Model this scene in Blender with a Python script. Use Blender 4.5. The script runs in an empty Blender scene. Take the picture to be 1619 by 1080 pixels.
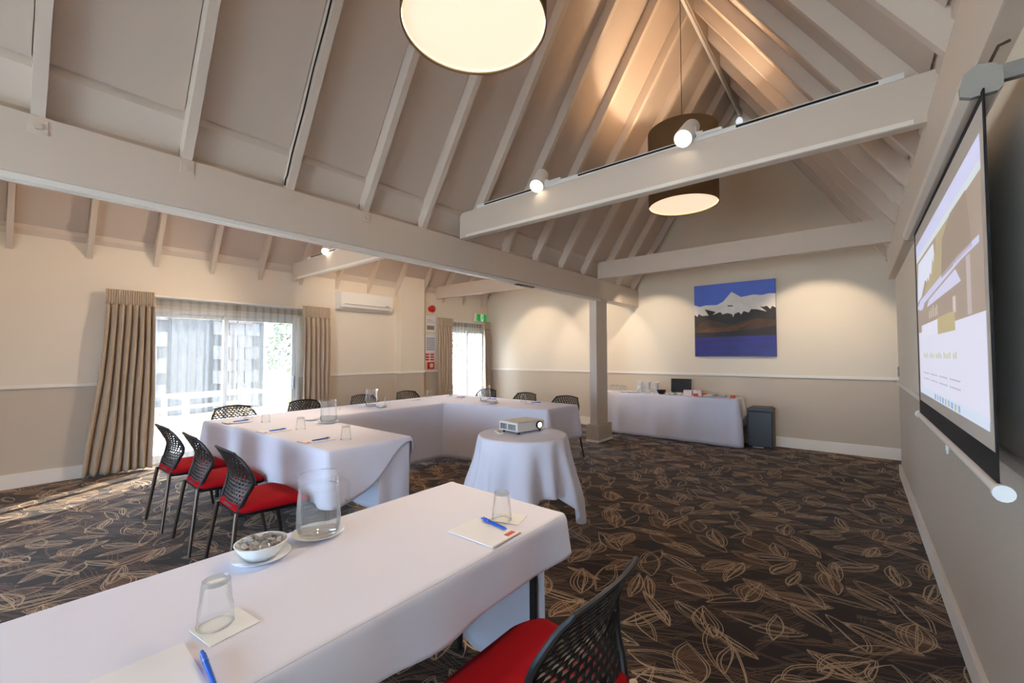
import bpy, bmesh, math, random
from mathutils import Vector, Matrix
random.seed(7)
S = bpy.context.scene
COL = S.collection
PI = math.pi

# ------------------------------------------------------------------ camera
cam_d = bpy.data.cameras.new('camera')
cam_d.sensor_fit = 'HORIZONTAL'; cam_d.sensor_width = 36.0
cam_d.lens = 669.2 / 1619 * 36.0
cam_d.clip_start = 0.02; cam_d.clip_end = 300
cam = bpy.data.objects.new('camera', cam_d); COL.objects.link(cam)
_y, _p, _r = math.radians(39.161), math.radians(1.85), math.radians(-.125)
fw = Vector((-math.sin(_y)*math.cos(_p), math.cos(_y)*math.cos(_p), math.sin(_p)))
rt = Vector((math.cos(_y), math.sin(_y), 0)); up = rt.cross(fw)
rt2 = rt*math.cos(_r) + up*math.sin(_r); up2 = -rt*math.sin(_r) + up*math.cos(_r)
m3 = Matrix((rt2, up2, -fw)).transposed()
cam.matrix_world = Matrix.Translation((0, 0, 1.38)) @ m3.to_4x4()
S.camera = cam

# ------------------------------------------------------------------ world, sun, exposure
SKY_STRENGTH = 17.0
SUN_STRENGTH = 50.0
W = bpy.data.worlds.new('world'); S.world = W; W.use_nodes = True
bgn = W.node_tree.nodes['Background']
bgn.inputs['Color'].default_value = (.55, .74, 1.0, 1); bgn.inputs['Strength'].default_value = SKY_STRENGTH
sun_d = bpy.data.lights.new('sun', 'SUN'); sun_d.energy = SUN_STRENGTH; sun_d.angle = math.radians(.6); sun_d.color = (1, .95, .86)
sun = bpy.data.objects.new('sun', sun_d); COL.objects.link(sun)
_e = math.radians(33); _h = Vector((.48, -.88, 0)).normalized()
sun.rotation_euler = Vector((_h.x*math.cos(_e), _h.y*math.cos(_e), -math.sin(_e))).to_track_quat('-Z', 'Y').to_euler()
sun.location = (-14, 12, 12)
S.view_settings.view_transform = 'Standard'; S.view_settings.look = 'None'
S.view_settings.gamma = 1; S.view_settings.use_curve_mapping = False
S.view_settings.exposure = 0.28
S.cycles.use_denoising = True
S.cycles.caustics_reflective = False; S.cycles.caustics_refractive = False
S.cycles.max_bounces = 8; S.cycles.diffuse_bounces = 5; S.cycles.glossy_bounces = 3; S.cycles.transparent_max_bounces = 20
S.cycles.use_adaptive_sampling = True; S.cycles.adaptive_threshold = .025
S.cycles.sample_clamp_indirect = 8
PENDANT_W = 60.0; SPOT_W = 74.0; WASH_W = 66.0
WARM = (1.0, .82, .62)

# ------------------------------------------------------------------ materials
def lin(c):
    c /= 255.0
    return c/12.92 if c <= .04045 else ((c+.055)/1.055)**2.4
def RGB(r, g, b): return (lin(r), lin(g), lin(b), 1)
MATS = {}
def mat(name, col=(1, 1, 1, 1), rough=.6, metal=0.0, **kw):
    if name in MATS: return MATS[name]
    m = bpy.data.materials.new(name); m.use_nodes = True
    nt = m.node_tree; b = nt.nodes['Principled BSDF']
    b.inputs['Base Color'].default_value = col; b.inputs['Roughness'].default_value = rough; b.inputs['Metallic'].default_value = metal
    if 'sheen' in kw: b.inputs['Sheen Weight'].default_value = kw['sheen']
    if 'spec' in kw: b.inputs['Specular IOR Level'].default_value = kw['spec']
    if 'emit' in kw:
        b.inputs['Emission Color'].default_value = kw.get('ecol', col); b.inputs['Emission Strength'].default_value = kw['emit']
    var, sc = kw.get('var', 0), kw.get('scale', 8)
    if var or kw.get('bump', 0):
        tc = nt.nodes.new('ShaderNodeTexCoord'); nz = nt.nodes.new('ShaderNodeTexNoise')
        nz.inputs['Scale'].default_value = sc; nz.inputs['Detail'].default_value = 5
        mp = nt.nodes.new('ShaderNodeMapping'); mp.inputs['Scale'].default_value = kw.get('stretch', (1, 1, 1))
        nt.links.new(tc.outputs['Object'], mp.inputs['Vector']); nt.links.new(mp.outputs['Vector'], nz.inputs['Vector'])
        if var:
            mx = nt.nodes.new('ShaderNodeMix'); mx.data_type = 'RGBA'
            c2 = kw.get('col2', tuple(max(0, v*(1-var)) for v in col[:3]) + (1,))
            mx.inputs[6].default_value = col; mx.inputs[7].default_value = c2
            nt.links.new(nz.outputs['Fac'], mx.inputs[0]); nt.links.new(mx.outputs[2], b.inputs['Base Color'])
        if kw.get('bump', 0):
            bp = nt.nodes.new('ShaderNodeBump'); bp.inputs['Strength'].default_value = kw['bump']; bp.inputs['Distance'].default_value = kw.get('bdist', .01)
            nt.links.new(nz.outputs['Fac'], bp.inputs['Height']); nt.links.new(bp.outputs['Normal'], b.inputs['Normal'])
    MATS[name] = m
    return m
def thin_glass(name, tint=(.97, .98, .98, 1), refl=.9, haze=0.0):
    if name in MATS: return MATS[name]
    m = bpy.data.materials.new(name); m.use_nodes = True; nt = m.node_tree
    for n in list(nt.nodes): nt.nodes.remove(n)
    o = nt.nodes.new('ShaderNodeOutputMaterial'); t = nt.nodes.new('ShaderNodeBsdfTransparent'); g = nt.nodes.new('ShaderNodeBsdfGlossy')
    t.inputs['Color'].default_value = tint; g.inputs['Roughness'].default_value = .03; g.inputs['Color'].default_value = (refl, refl, refl, 1)
    lw = nt.nodes.new('ShaderNodeLayerWeight'); lw.inputs['Blend'].default_value = .16
    mx = nt.nodes.new('ShaderNodeMixShader')
    dm = nt.nodes.new('ShaderNodeMath'); dm.operation = 'MULTIPLY'; dm.inputs[1].default_value = .65; nt.links.new(lw.outputs['Fresnel'], dm.inputs[0])
    nt.links.new(dm.outputs[0], mx.inputs[0]); nt.links.new(t.outputs[0], mx.inputs[1]); nt.links.new(g.outputs[0], mx.inputs[2])
    last = mx
    if haze:
        d = nt.nodes.new('ShaderNodeBsdfDiffuse'); d.inputs['Color'].default_value = (.9, .92, .94, 1)
        m2 = nt.nodes.new('ShaderNodeMixShader'); m2.inputs[0].default_value = haze
        nt.links.new(mx.outputs[0], m2.inputs[1]); nt.links.new(d.outputs[0], m2.inputs[2]); last = m2
    nt.links.new(last.outputs[0], o.inputs[0])
    MATS[name] = m
    return m
def sheer_mat(name, thr, col):
    m = bpy.data.materials.new(name); m.use_nodes = True; nt = m.node_tree
    for n in list(nt.nodes): nt.nodes.remove(n)
    o = nt.nodes.new('ShaderNodeOutputMaterial'); t = nt.nodes.new('ShaderNodeBsdfTransparent')
    tr = nt.nodes.new('ShaderNodeBsdfTranslucent'); d = nt.nodes.new('ShaderNodeBsdfDiffuse')
    tr.inputs['Color'].default_value = col; d.inputs['Color'].default_value = col
    a = nt.nodes.new('ShaderNodeMixShader'); a.inputs[0].default_value = .45
    nt.links.new(tr.outputs[0], a.inputs[1]); nt.links.new(d.outputs[0], a.inputs[2])
    b = nt.nodes.new('ShaderNodeMixShader')
    lw = nt.nodes.new('ShaderNodeLayerWeight'); lw.inputs['Blend'].default_value = .35       # weave closes up where the fold turns away
    mr = nt.nodes.new('ShaderNodeMapRange'); mr.inputs['To Min'].default_value = thr; mr.inputs['To Max'].default_value = min(1, thr+.5)
    nt.links.new(lw.outputs['Facing'], mr.inputs['Value']); nt.links.new(mr.outputs[0], b.inputs[0])
    nt.links.new(t.outputs[0], b.inputs[1]); nt.links.new(a.outputs[0], b.inputs[2]); nt.links.new(b.outputs[0], o.inputs[0])
    MATS[name] = m
    return m
def wall_mat():
    m = mat('wall_paint', RGB(232, 221, 204), .75, bump=.05, scale=60, bdist=.002)
    nt = m.node_tree; b = nt.nodes['Principled BSDF']
    g = nt.nodes.new('ShaderNodeNewGeometry'); sp = nt.nodes.new('ShaderNodeSeparateXYZ'); c = nt.nodes.new('ShaderNodeMath'); c.operation = 'GREATER_THAN'
    c.inputs[1].default_value = 1.04
    mx = nt.nodes.new('ShaderNodeMix'); mx.data_type = 'RGBA'; mx.inputs[6].default_value = RGB(203, 189, 172); mx.inputs[7].default_value = RGB(232, 221, 204)
    nt.links.new(g.outputs['Position'], sp.inputs[0]); nt.links.new(sp.outputs['Z'], c.inputs[0]); nt.links.new(c.outputs[0], mx.inputs[0])
    nt.links.new(mx.outputs[2], b.inputs['Base Color'])
    return m
M_WALL = wall_mat()
M_CEIL = mat('ceiling_paint', RGB(206, 190, 176), .7, bump=.06, scale=25, bdist=.003)
M_RAFT = mat('beam_paint', RGB(216, 202, 188), .6, bump=.12, scale=14, stretch=(1, 1, 1), bdist=.003)
M_TRIM = mat('trim_paint', RGB(240, 233, 223), .5)
M_CLOTH = mat('white_linen', RGB(232, 232, 245), .85, bump=.14, scale=4, bdist=.014, sheen=.1)
M_DRAPE = mat('drape_fabric', RGB(196, 177, 155), .9, var=.12, scale=40, sheen=.2)
M_SHEER = sheer_mat('sheer_fabric', .20, (.40, .385, .375, 1))
M_BLACK = mat('black_plastic', RGB(22, 22, 24), .45)
M_BLACKM = mat('black_matt', RGB(14, 14, 15), .8)
M_RED = mat('red_upholstery', RGB(168, 8, 22), .95, var=.2, scale=180, spec=.2)
M_BRONZE = mat('bronze_metal', RGB(92, 80, 70), .35, .8)
M_STEEL = mat('grey_metal', RGB(160, 160, 160), .35, .8)
M_WHITE = mat('white_plastic', RGB(236, 234, 230), .4)
M_CHINA = mat('white_china', RGB(240, 242, 244), .2)
M_PAPER = mat('white_paper', RGB(240, 240, 242), .8)
M_GLASS = thin_glass('clear_glass', (.975, .985, .985, 1), .95, .012)
M_JUGGLASS = thin_glass('jug_glass', (.975, .98, .985, 1), .95, .09)
M_WATER = thin_glass('water', (.95, .97, .97, 1), .8, .06)
M_PANE = thin_glass('window_glass', (.96, .98, .98, 1), .6)
M_ALU = mat('aluminium_frame', RGB(222, 222, 220), .4, .2)

# ------------------------------------------------------------------ mesh helpers
class MB:
    def __init__(s): s.v = []; s.f = []
    def add(s, vs, fs):
        n = len(s.v); s.v += [tuple(v) for v in vs]; s.f += [tuple(i+n for i in f) for f in fs]; return s
    def box(s, x0, x1, y0, y1, z0, z1):
        return s.add([(x0,y0,z0),(x1,y0,z0),(x1,y1,z0),(x0,y1,z0),(x0,y0,z1),(x1,y0,z1),(x1,y1,z1),(x0,y1,z1)],
                     [(0,3,2,1),(4,5,6,7),(0,1,5,4),(1,2,6,5),(2,3,7,6),(3,0,4,7)])
    def prism(s, poly, fn):                       # poly: 2D outline, fn(u, v, k) -> 3D for k = 0, 1
        n = len(poly)
        vs = [fn(u, v, 0) for u, v in poly] + [fn(u, v, 1) for u, v in poly]
        return s.add(vs, [tuple(range(n-1, -1, -1)), tuple(range(n, 2*n))] + [(i, (i+1) % n, n+(i+1) % n, n+i) for i in range(n)])
    def tube(s, pts, r, n=8, cap=True):
        P = [Vector(p) for p in pts]; rs = r if isinstance(r, (list, tuple)) else [r]*len(P)
        vs = []; ref = None
        for i, p in enumerate(P):
            t = (P[min(i+1, len(P)-1)] - P[max(i-1, 0)]).normalized()
            if ref is None: ref = Vector((0, 0, 1)) if abs(t.z) < .9 else Vector((1, 0, 0))
            a = t.cross(ref).normalized(); b = a.cross(t).normalized(); ref = b
            for k in range(n):
                w = 2*PI*k/n; vs.append(p + a*(math.cos(w)*rs[i]) + b*(math.sin(w)*rs[i]))
        fs = [(i*n+k, i*n+(k+1) % n, (i+1)*n+(k+1) % n, (i+1)*n+k) for i in range(len(P)-1) for k in range(n)]
        if cap: fs += [tuple(range(n-1, -1, -1)), tuple((len(P)-1)*n+k for k in range(n))]
        return s.add(vs, fs)
    def lathe(s, prof, n=32, c=(0, 0, 0), closed=False):
        vs = []
        for (r, z) in prof:
            for k in range(n):
                w = 2*PI*k/n; vs.append((c[0]+r*math.cos(w), c[1]+r*math.sin(w), c[2]+z))
        m = len(prof); fs = []
        for i in range(m if closed else m-1):
            j = (i+1) % m
            fs += [(i*n+k, i*n+(k+1) % n, j*n+(k+1) % n, j*n+k) for k in range(n)]
        return s.add(vs, fs)
    def grid(s, fn, nu, nv):
        vs = [fn(i/nu, j/nv) for j in range(nv+1) for i in range(nu+1)]
        return s.add(vs, [(j*(nu+1)+i, j*(nu+1)+i+1, (j+1)*(nu+1)+i+1, (j+1)*(nu+1)+i) for j in range(nv) for i in range(nu)])
    def obj(s, name, m, parent=None, smooth=False, bevel=0, thick=0, weld=False, auto=None, loc=None, rot=None):
        me = bpy.data.meshes.new(name); me.from_pydata(s.v, [], s.f); me.update()
        bm = bmesh.new(); bm.from_mesh(me)
        if weld: bmesh.ops.remove_doubles(bm, verts=bm.verts, dist=1e-5)
        bmesh.ops.recalc_face_normals(bm, faces=bm.faces)
        if thick:                                        # second skin along the vertex normals, open edges bridged
            bm.normal_update(); fs_ = bm.faces[:]; vs_ = bm.verts[:]; bd = [e for e in bm.edges if len(e.link_faces) == 1]
            bm.verts.index_update()
            tw = [bm.verts.new(v.co - v.normal*thick) for v in vs_]
            for f in fs_: bm.faces.new([tw[v.index] for v in reversed(f.verts)])
            for e in bd:
                lp = e.link_loops[0]; a, b_ = lp.vert, lp.link_loop_next.vert
                bm.faces.new((b_, a, tw[a.index], tw[b_.index]))
        if bevel: bmesh.ops.bevel(bm, geom=bm.edges[:], offset=bevel, segments=2, affect='EDGES', clamp_overlap=True, profile=.6)
        for f in bm.faces: f.smooth = smooth
        if smooth:
            lim = math.radians(auto or 40)
            for e in bm.edges:
                if len(e.link_faces) == 2 and e.calc_face_angle(0) > lim: e.smooth = False
        bm.to_mesh(me); bm.free()
        me.materials.append(m)
        o = bpy.data.objects.new(name, me); COL.objects.link(o)
        if parent is not None: o.parent = parent
        if loc is not None: o.location = loc
        if rot is not None: o.rotation_euler = rot
        return o
def tag(o, label=None, cat=None, group=None, kind=None):
    if label: o['label'] = label
    if cat: o['category'] = cat
    if group: o['group'] = group
    if kind: o['kind'] = kind
    return o
def thing(name, loc, label, cat, group=None, rz=0):
    o = bpy.data.objects.new(name, None); COL.objects.link(o); o.location = loc; o.rotation_euler = (0, 0, rz); o.empty_display_size = .1
    return tag(o, label, cat, group)
def copy_tree(o, parent=None):
    c = o.copy(); COL.objects.link(c)
    if parent is not None: c.parent = parent
    for ch in list(o.children): copy_tree(ch, c)
    return c
def smoothstep(a, b, x):
    t = max(0, min(1, (x-a)/(b-a))); return t*t*(3-2*t)

# ------------------------------------------------------------------ the room shell
YR, YB = -3.2, 7.50           # rear wall, back wall
XL, XR = -6.86, .365          # left wall, right wall
RX, T = -1.37, 1.588          # ridge of the main roof, tangent of its pitch
XM0, XM1 = -3.32, -3.10       # valley beam between the two roofs
Z_EAVE = 2.57                 # underside of rafters over the beam
RD = .20                      # rafter depth measured plumb
RX2 = (XL + XM0)/2            # ridge of the side roof

def carpet():
    m = bpy.data.materials.new('leaf_pattern_carpet'); m.use_nodes = True; nt = m.node_tree; N = nt.nodes; Lk = nt.links
    b = N['Principled BSDF']; b.inputs['Roughness'].default_value = .85; b.inputs['Sheen Weight'].default_value = .10; b.inputs['Sheen Roughness'].default_value = .4
    b.inputs['Specular IOR Level'].default_value = .35
    # a group that draws one hand-drawn leaf outline in each cell of a turned grid
    g = bpy.data.node_groups.new('leaf_scribble', 'ShaderNodeTree')
    for nme, tp in (('Vector', 'NodeSocketVector'), ('Scale', 'NodeSocketVector'), ('Angle', 'NodeSocketFloat'), ('Seed', 'NodeSocketFloat'), ('Spread', 'NodeSocketFloat'), ('Width', 'NodeSocketFloat'), ('Line', 'NodeSocketFloat')):
        g.interface.new_socket(nme, in_out='INPUT', socket_type=tp)
    for nme in ('Lines', 'Fill'): g.interface.new_socket(nme, in_out='OUTPUT', socket_type='NodeSocketFloat')
    n = g.nodes; l = g.links; gi = n.new('NodeGroupInput'); go = n.new('NodeGroupOutput')
    def mt(op, a, b_=None, c=None):
        x = n.new('ShaderNodeMath'); x.operation = op
        for i, v in enumerate((a, b_, c)):
            if v is None: continue
            if isinstance(v, (int, float)): x.inputs[i].default_value = v
            else: l.new(v, x.inputs[i])
        return x.outputs[0]
    def vm(op, a, b_=None, out=0):
        x = n.new('ShaderNodeVectorMath'); x.operation = op
        for i, v in enumerate((a, b_)):
            if v is None: continue
            if isinstance(v, tuple): x.inputs[i].default_value = v
            else: l.new(v, x.inputs[i])
        return x.outputs[out]
    def rotz(v, a):
        x = n.new('ShaderNodeVectorRotate'); x.rotation_type = 'Z_AXIS'; l.new(v, x.inputs['Vector'])
        l.new(a, x.inputs['Angle']); return x.outputs[0]
    seedv = n.new('ShaderNodeCombineXYZ'); l.new(gi.outputs['Seed'], seedv.inputs[0]); l.new(mt('MULTIPLY', gi.outputs['Seed'], 1.7), seedv.inputs[1]); l.new(gi.outputs['Seed'], seedv.inputs[2])
    wob = n.new('ShaderNodeTexNoise'); wob.inputs['Scale'].default_value = 3.6; wob.inputs['Detail'].default_value = .6
    l.new(vm('ADD', gi.outputs['Vector'], seedv.outputs[0]), wob.inputs['Vector'])
    wv = vm('MULTIPLY', vm('SUBTRACT', wob.outputs['Color'], (.5, .5, .5)), (.10, .10, 0))
    v = rotz(vm('ADD', gi.outputs['Vector'], wv), gi.outputs['Angle'])
    v = vm('ADD', vm('MULTIPLY', v, gi.outputs['Scale']), seedv.outputs[0])
    v = vm('MULTIPLY', v, (1, 1, 0))
    cell = vm('FLOOR', v); fr = vm('SUBTRACT', vm('SUBTRACT', v, cell), (.5, .5, 0))
    wn = n.new('ShaderNodeTexWhiteNoise'); wn.noise_dimensions = '3D'; l.new(vm('ADD', cell, seedv.outputs[0]), wn.inputs['Vector'])
    sp = n.new('ShaderNodeSeparateColor'); l.new(wn.outputs['Color'], sp.inputs[0])
    ang = mt('MULTIPLY', mt('SUBTRACT', sp.outputs[0], .5), gi.outputs['Spread'])
    p = rotz(fr, ang); sx = n.new('ShaderNodeSeparateXYZ'); l.new(p, sx.inputs[0]); X, Y = sx.outputs[0], sx.outputs[1]
    wd = mt('MULTIPLY', gi.outputs['Width'], mt('ADD', .55, mt('MULTIPLY', sp.outputs[1], .9)))
    def env(sc, L, sh):
        xs = mt('DIVIDE', mt('ADD', X, sh), L)
        return mt('MULTIPLY', mt('MULTIPLY', wd, sc), mt('SUBTRACT', 1, mt('MULTIPLY', xs, xs))), mt('LESS_THAN', mt('ABSOLUTE', xs), 1.0)
    aY = mt('ABSOLUTE', Y)
    lines = None
    for sc, L, sh, dy in ((1, .44, 0, 0), (.80, .41, .02, .014), (.42, .36, -.04, -.01), (.06, .42, .0, .02)):
        e, ok = env(sc, L, sh)
        d = mt('ABSOLUTE', mt('SUBTRACT', mt('ABSOLUTE', mt('ADD', Y, dy)), e))
        ln = mt('MULTIPLY', mt('LESS_THAN', d, gi.outputs['Line']), ok)
        if sc in (.42, .06): ln = mt('MULTIPLY', ln, mt('GREATER_THAN', sp.outputs[2], .45))
        lines = ln if lines is None else mt('MAXIMUM', lines, ln)
    e, ok = env(.9, .40, 0)
    fill = mt('MULTIPLY', mt('MULTIPLY', mt('LESS_THAN', aY, e), ok), mt('GREATER_THAN', sp.outputs[1], .80))
    l.new(lines, go.inputs[0]); l.new(fill, go.inputs[1])
    tc = N.new('ShaderNodeTexCoord')
    ln = None; fl = None; thin = None
    def mm(op, a, b_):
        x = N.new('ShaderNodeMath'); x.operation = op; Lk.new(a, x.inputs[0])
        if isinstance(b_, float): x.inputs[1].default_value = b_
        else: Lk.new(b_, x.inputs[1])
        return x.outputs[0]
    spec = [((3.1, 3.1, 1), .55, 1.3, 5.5, .17, .0070, 1), ((2.7, 2.7, 1), -.35, 7.9, 6.0, .15, .0064, 1), ((3.5, 3.5, 1), 1.1, 13.2, 6.0, .16, .0070, 1),
            ((1.5, 4.2, 1), .62, 3.7, .5, .26, .009, 0), ((1.3, 4.6, 1), .35, 9.4, .45, .28, .009, 0), ((1.6, 5.0, 1), .95, 17.1, .5, .26, .009, 0), ((1.4, 4.4, 1), .1, 23.6, .4, .26, .009, 0)]
    for sc, a, sd, spd, wd_, lw_, bold in spec:
        q = N.new('ShaderNodeGroup'); q.node_tree = g
        Lk.new(tc.outputs['Object'], q.inputs['Vector']); q.inputs['Scale'].default_value = sc
        for k, val in (('Angle', -a), ('Seed', sd), ('Spread', spd), ('Width', wd_), ('Line', lw_)): q.inputs[k].default_value = val
        if bold:
            ln = q.outputs['Lines'] if ln is None else mm('MAXIMUM', ln, q.outputs['Lines'])
            fl = q.outputs['Fill'] if fl is None else mm('MAXIMUM', fl, q.outputs['Fill'])
        else: thin = q.outputs['Lines'] if thin is None else mm('MAXIMUM', thin, q.outputs['Lines'])
    brk = N.new('ShaderNodeTexNoise'); brk.inputs['Scale'].default_value = 3.0; Lk.new(tc.outputs['Object'], brk.inputs['Vector'])
    thin = mm('MULTIPLY', thin, mm('GREATER_THAN', brk.outputs['Fac'], .40))
    def mix(fac, c1, c2):
        x = N.new('ShaderNodeMix'); x.data_type = 'RGBA'
        if isinstance(fac, float): x.inputs[0].default_value = fac
        else: Lk.new(fac, x.inputs[0])
        for i, c in ((6, c1), (7, c2)):
            if isinstance(c, tuple): x.inputs[i].default_value = c
            else: Lk.new(c, x.inputs[i])
        return x.outputs[2]
    pile = N.new('ShaderNodeTexNoise'); pile.inputs['Scale'].default_value = 260; Lk.new(tc.outputs['Object'], pile.inputs['Vector'])
    base = mix(pile.outputs['Fac'], RGB(35, 24, 20), RGB(47, 33, 27))
    c = mix(mm('MULTIPLY', fl, .8), base, RGB(94, 66, 46))
    c = mix(mm('MULTIPLY', thin, .62), c, RGB(126, 99, 77))
    c = mix(ln, c, RGB(184, 156, 124))
    Lk.new(c, b.inputs['Base Color'])
    bp = N.new('ShaderNodeBump'); bp.inputs['Strength'].default_value = .35; bp.inputs['Distance'].default_value = .004
    Lk.new(pile.outputs['Fac'], bp.inputs['Height']); Lk.new(bp.outputs['Normal'], b.inputs['Normal'])
    return m
fl = MB().box(XL-.1, 1.6, YR-.1, YB+.1, -.12, 0).obj('floor', carpet()); tag(fl, 'dark brown carpet with tan scribbled leaf outlines', kind='structure')

# left wall with three openings (two in view, one out of view, added to let in daylight)
OPEN = [(1.08, 3.08, 1.99), (6.26, 7.44, 1.99), (-2.75, -1.65, 1.99)]
wl = MB(); ys = sorted(OPEN); y = YR-.1
for a, b_, h in ys:
    wl.box(XL-.14, XL, y, a, 0, 3.0); wl.box(XL-.14, XL, a, b_, h, 3.0); y = b_
wl.box(XL-.14, XL, y, YB+.1, 0, 3.0)
tag(wl.obj('wall_left', M_WALL), 'cream wall with taupe lower half and two glazed doors', kind='structure')
tag(MB().box(XL, -6.70, 4.90, 5.45, 0, 2.9).obj('wall_pier', M_WALL), 'cream pier standing out from the left wall', kind='structure')

# back wall: two gables in one outline
zc = Z_EAVE+RD                                        # ceiling height over the beam
ridge_z = zc + (RX-XM1)*T
ridge2_z = 2.70 + (RX2-XL)*T
def gable(y0, y1, name, lab):
    poly = [(XL-.14, 0), (1.6, 0), (1.6, zc-.02), (XR+.1, zc-.02+.0), (RX, ridge_z+.1), (XM1-.08, zc), (XM0+.0, zc), (RX2, ridge2_z+.1), (XL-.14, 2.70)]
    return tag(MB().prism(poly, lambda u, v, k: (u, y1 if k else y0, v)).obj(name, M_WALL), lab, kind='structure')
gable(YB, YB+.14, 'wall_back', 'cream gable wall with taupe lower half behind the buffet')
wr = MB()                                             # rear gable; its wide glazed opening is added for fill daylight
for x0, x1, z0, z1 in ((XL-.14, -2.9, 0, 2.7), (-2.9, .1, 2.05, 2.7), (.1, 1.6, 0, 2.7)): wr.box(x0, x1, YR-.14, YR, z0, z1)
wr.prism([(XL-.14, 2.70), (XM0, 2.70), (RX2, ridge2_z+.1)], lambda u, v, k: (u, YR if k else YR-.14, v))
wr.prism([(XM0, 2.70), (XR+.2, 2.70), (RX, ridge_z+.1)], lambda u, v, k: (u, YR if k else YR-.14, v))
tag(wr.obj('wall_rear', M_WALL), 'cream gable wall behind the camera with glazed doors added for daylight', kind='structure')
# right wall stops short of the back wall: an opening leads off to the right
tag(MB().box(XR, XR+.14, YR-.1, 6.55, 0, 2.62).obj('wall_right', M_WALL), 'cream and taupe wall carrying the projection screen', kind='structure')
tag(MB().box(1.45, 1.6, 6.4, YB+.1, 0, 2.75).box(XR+.1, 1.6, 6.3, 6.55, 0, 2.75).obj('wall_passage', M_WALL), 'wall of the passage opening off the back corner', kind='structure')
tag(MB().box(XR-.04, 1.6, 6.40, YB+.1, 2.62, 2.75).obj('ceiling_passage', M_CEIL), 'low ceiling over the passage', kind='structure')

# skirting and dado rails
def skirt(name, segs, lab, h=.15):
    mb = MB()
    for x0, x1, y0, y1 in segs: mb.box(x0, x1, y0, y1, 0, h)
    return tag(mb.obj(name, M_TRIM, bevel=.004), lab, kind='structure')
skirt('baseboard_left', [(XL, XL+.02, YR, -2.8), (XL, XL+.02, -1.6, 1.04), (XL, XL+.02, 3.12, 4.9), (-6.70, -6.68, 4.88, 5.47), (XL, -6.68, 4.88, 4.90), (XL, XL+.02, 5.47, 6.22)], 'white skirting board along the left wall')
skirt('baseboard_back', [(XL, 1.45, YB-.02, YB)], 'white skirting board along the back wall')
skirt('baseboard_right', [(XR-.022, XR, YR, 6.57)], 'white skirting board below the projection screen', .125)
def rail(name, segs, lab):
    mb = MB()
    for x0, x1, y0, y1 in segs:
        mb.box(x0, x1, y0, y1, 1.035, 1.075)
    return tag(mb.obj(name, M_TRIM, bevel=.006), lab, kind='structure')
rail('trim_1', [(XL, XL+.018, YR, -2.8), (XL, XL+.018, -1.6, 1.0), (XL, XL+.018, 3.14, 4.9), (-6.70, -6.682, 4.88, 5.46), (XL, -6.682, 4.882, 4.90), (XL, XL+.018, 5.45, 6.2)], 'cream dado rail along the left wall')
rail('trim_2', [(XL, 1.45, YB-.018, YB)], 'cream dado rail along the back wall')
rail('trim_3', [(XR-.018, XR, YR, 6.56)], 'cream dado rail on the wall behind the screen')

# ------------------------------------------------------------------ roof: ceiling slab with panels and rafters as its pieces
ceil = MB()
def slab(xa, za, xb, zb, t=.12):
    ceil.prism([(xa, za), (xb, zb), (xb, zb+t), (xa, za+t)], lambda u, v, k: (u, YB+.1 if k else YR-.1, v))
zr = ridge_z
slab(XM1-.14, zc-.14*T+.02, RX, zr+.03); slab(RX, zr+.03, XR+.16, zc-.0*T+.02-(XR+.16-(2*RX-XM1))*T)
slab(XL-.16, 2.70-.16*T+.03, RX2, ridge2_z+.03); slab(RX2, ridge2_z+.03, XM0+.14, 2.70-.14*T+.03+.0)
ceiling = tag(ceil.obj('ceiling', M_CEIL), 'steep white boarded ceiling with exposed rafters', kind='structure')
# rafters: plumb depth RD, width .05, shared meshes
x_eL, x_eR = XM1-.06, 2*RX-XM1+.06
def slope_prism(xa, za, xb, zb, d0, d1, w):          # strip following the slope between plumb offsets d0..d1 over width w (centred on y=0)
    return MB().prism([(xa, za+d0), (xb, zb+d0), (xb, zb+d1), (xa, za+d1)], lambda u, v, k: (u, w/2 if k else -w/2, v))
zu = lambda x: Z_EAVE + (x-XM1)*T if x <= RX else Z_EAVE + (2*RX-XM1-x)*T       # rafter underside, main roof
zu2 = lambda x: 2.505 + (x-XL)*T
rk = list(range(-5, 13))
proto = {}
def put(key, build, name, y, m):
    if key not in proto:
        o = build().obj(name, m, ceiling); proto[key] = o
    else:
        o = proto[key].copy(); COL.objects.link(o)
    o.location = (0, y, 0); return o
for k in rk:
    y = .115 + .6*k
    put('rl', lambda: slope_prism(x_eL, zu(x_eL), RX, zu(RX), 0, RD+.02, .05), 'rafter', y, M_RAFT)
    put('rr', lambda: slope_prism(RX, zu(RX), x_eR, zu(x_eR), 0, RD+.02, .05), 'rafter', y, M_RAFT)
    put('r2', lambda: slope_prism(XL, zu2(XL), RX2, zu2(RX2), 0, RD+.02, .05), 'rafter', y-.03, M_RAFT)
    ym = y + .3; wd = .54
    for key, xa, xb, zf in (('pl', x_eL+.10, RX-.03, zu), ('pr', RX+.03, x_eR-.10, zu), ('p2', XL+.10, RX2-.03, zu2)):
        put(key, lambda: slope_prism(xa, zf(xa), xb, zf(xb), RD-.006, RD+.035, wd), 'ceiling_panel', ym - (.03 if key == 'p2' else 0), M_CEIL)
    for key, xa, xb, zf in (('bl', x_eL-.03, x_eL+.085, zu), ('br', x_eR-.085, x_eR+.03, zu), ('b2', XL-.02, XL+.035, zu2)):
        put(key, lambda: slope_prism(xa, zf(xa), xb, zf(xb), RD-.028, RD+.03, .55), 'eaves_batten', ym - (.03 if key == 'b2' else 0), M_RAFT)
MB().box(RX-.028, RX+.028, YR, YB, zu(RX)-.10, zu(RX)+.16).obj('ridge_beam', M_RAFT, ceiling, bevel=.004)
MB().tube([(RX, YR, zu(RX)-.125), (RX, 7.43, zu(RX)-.125)], .018, 8).obj('conduit', M_WHITE, ceiling, smooth=True)
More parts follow.
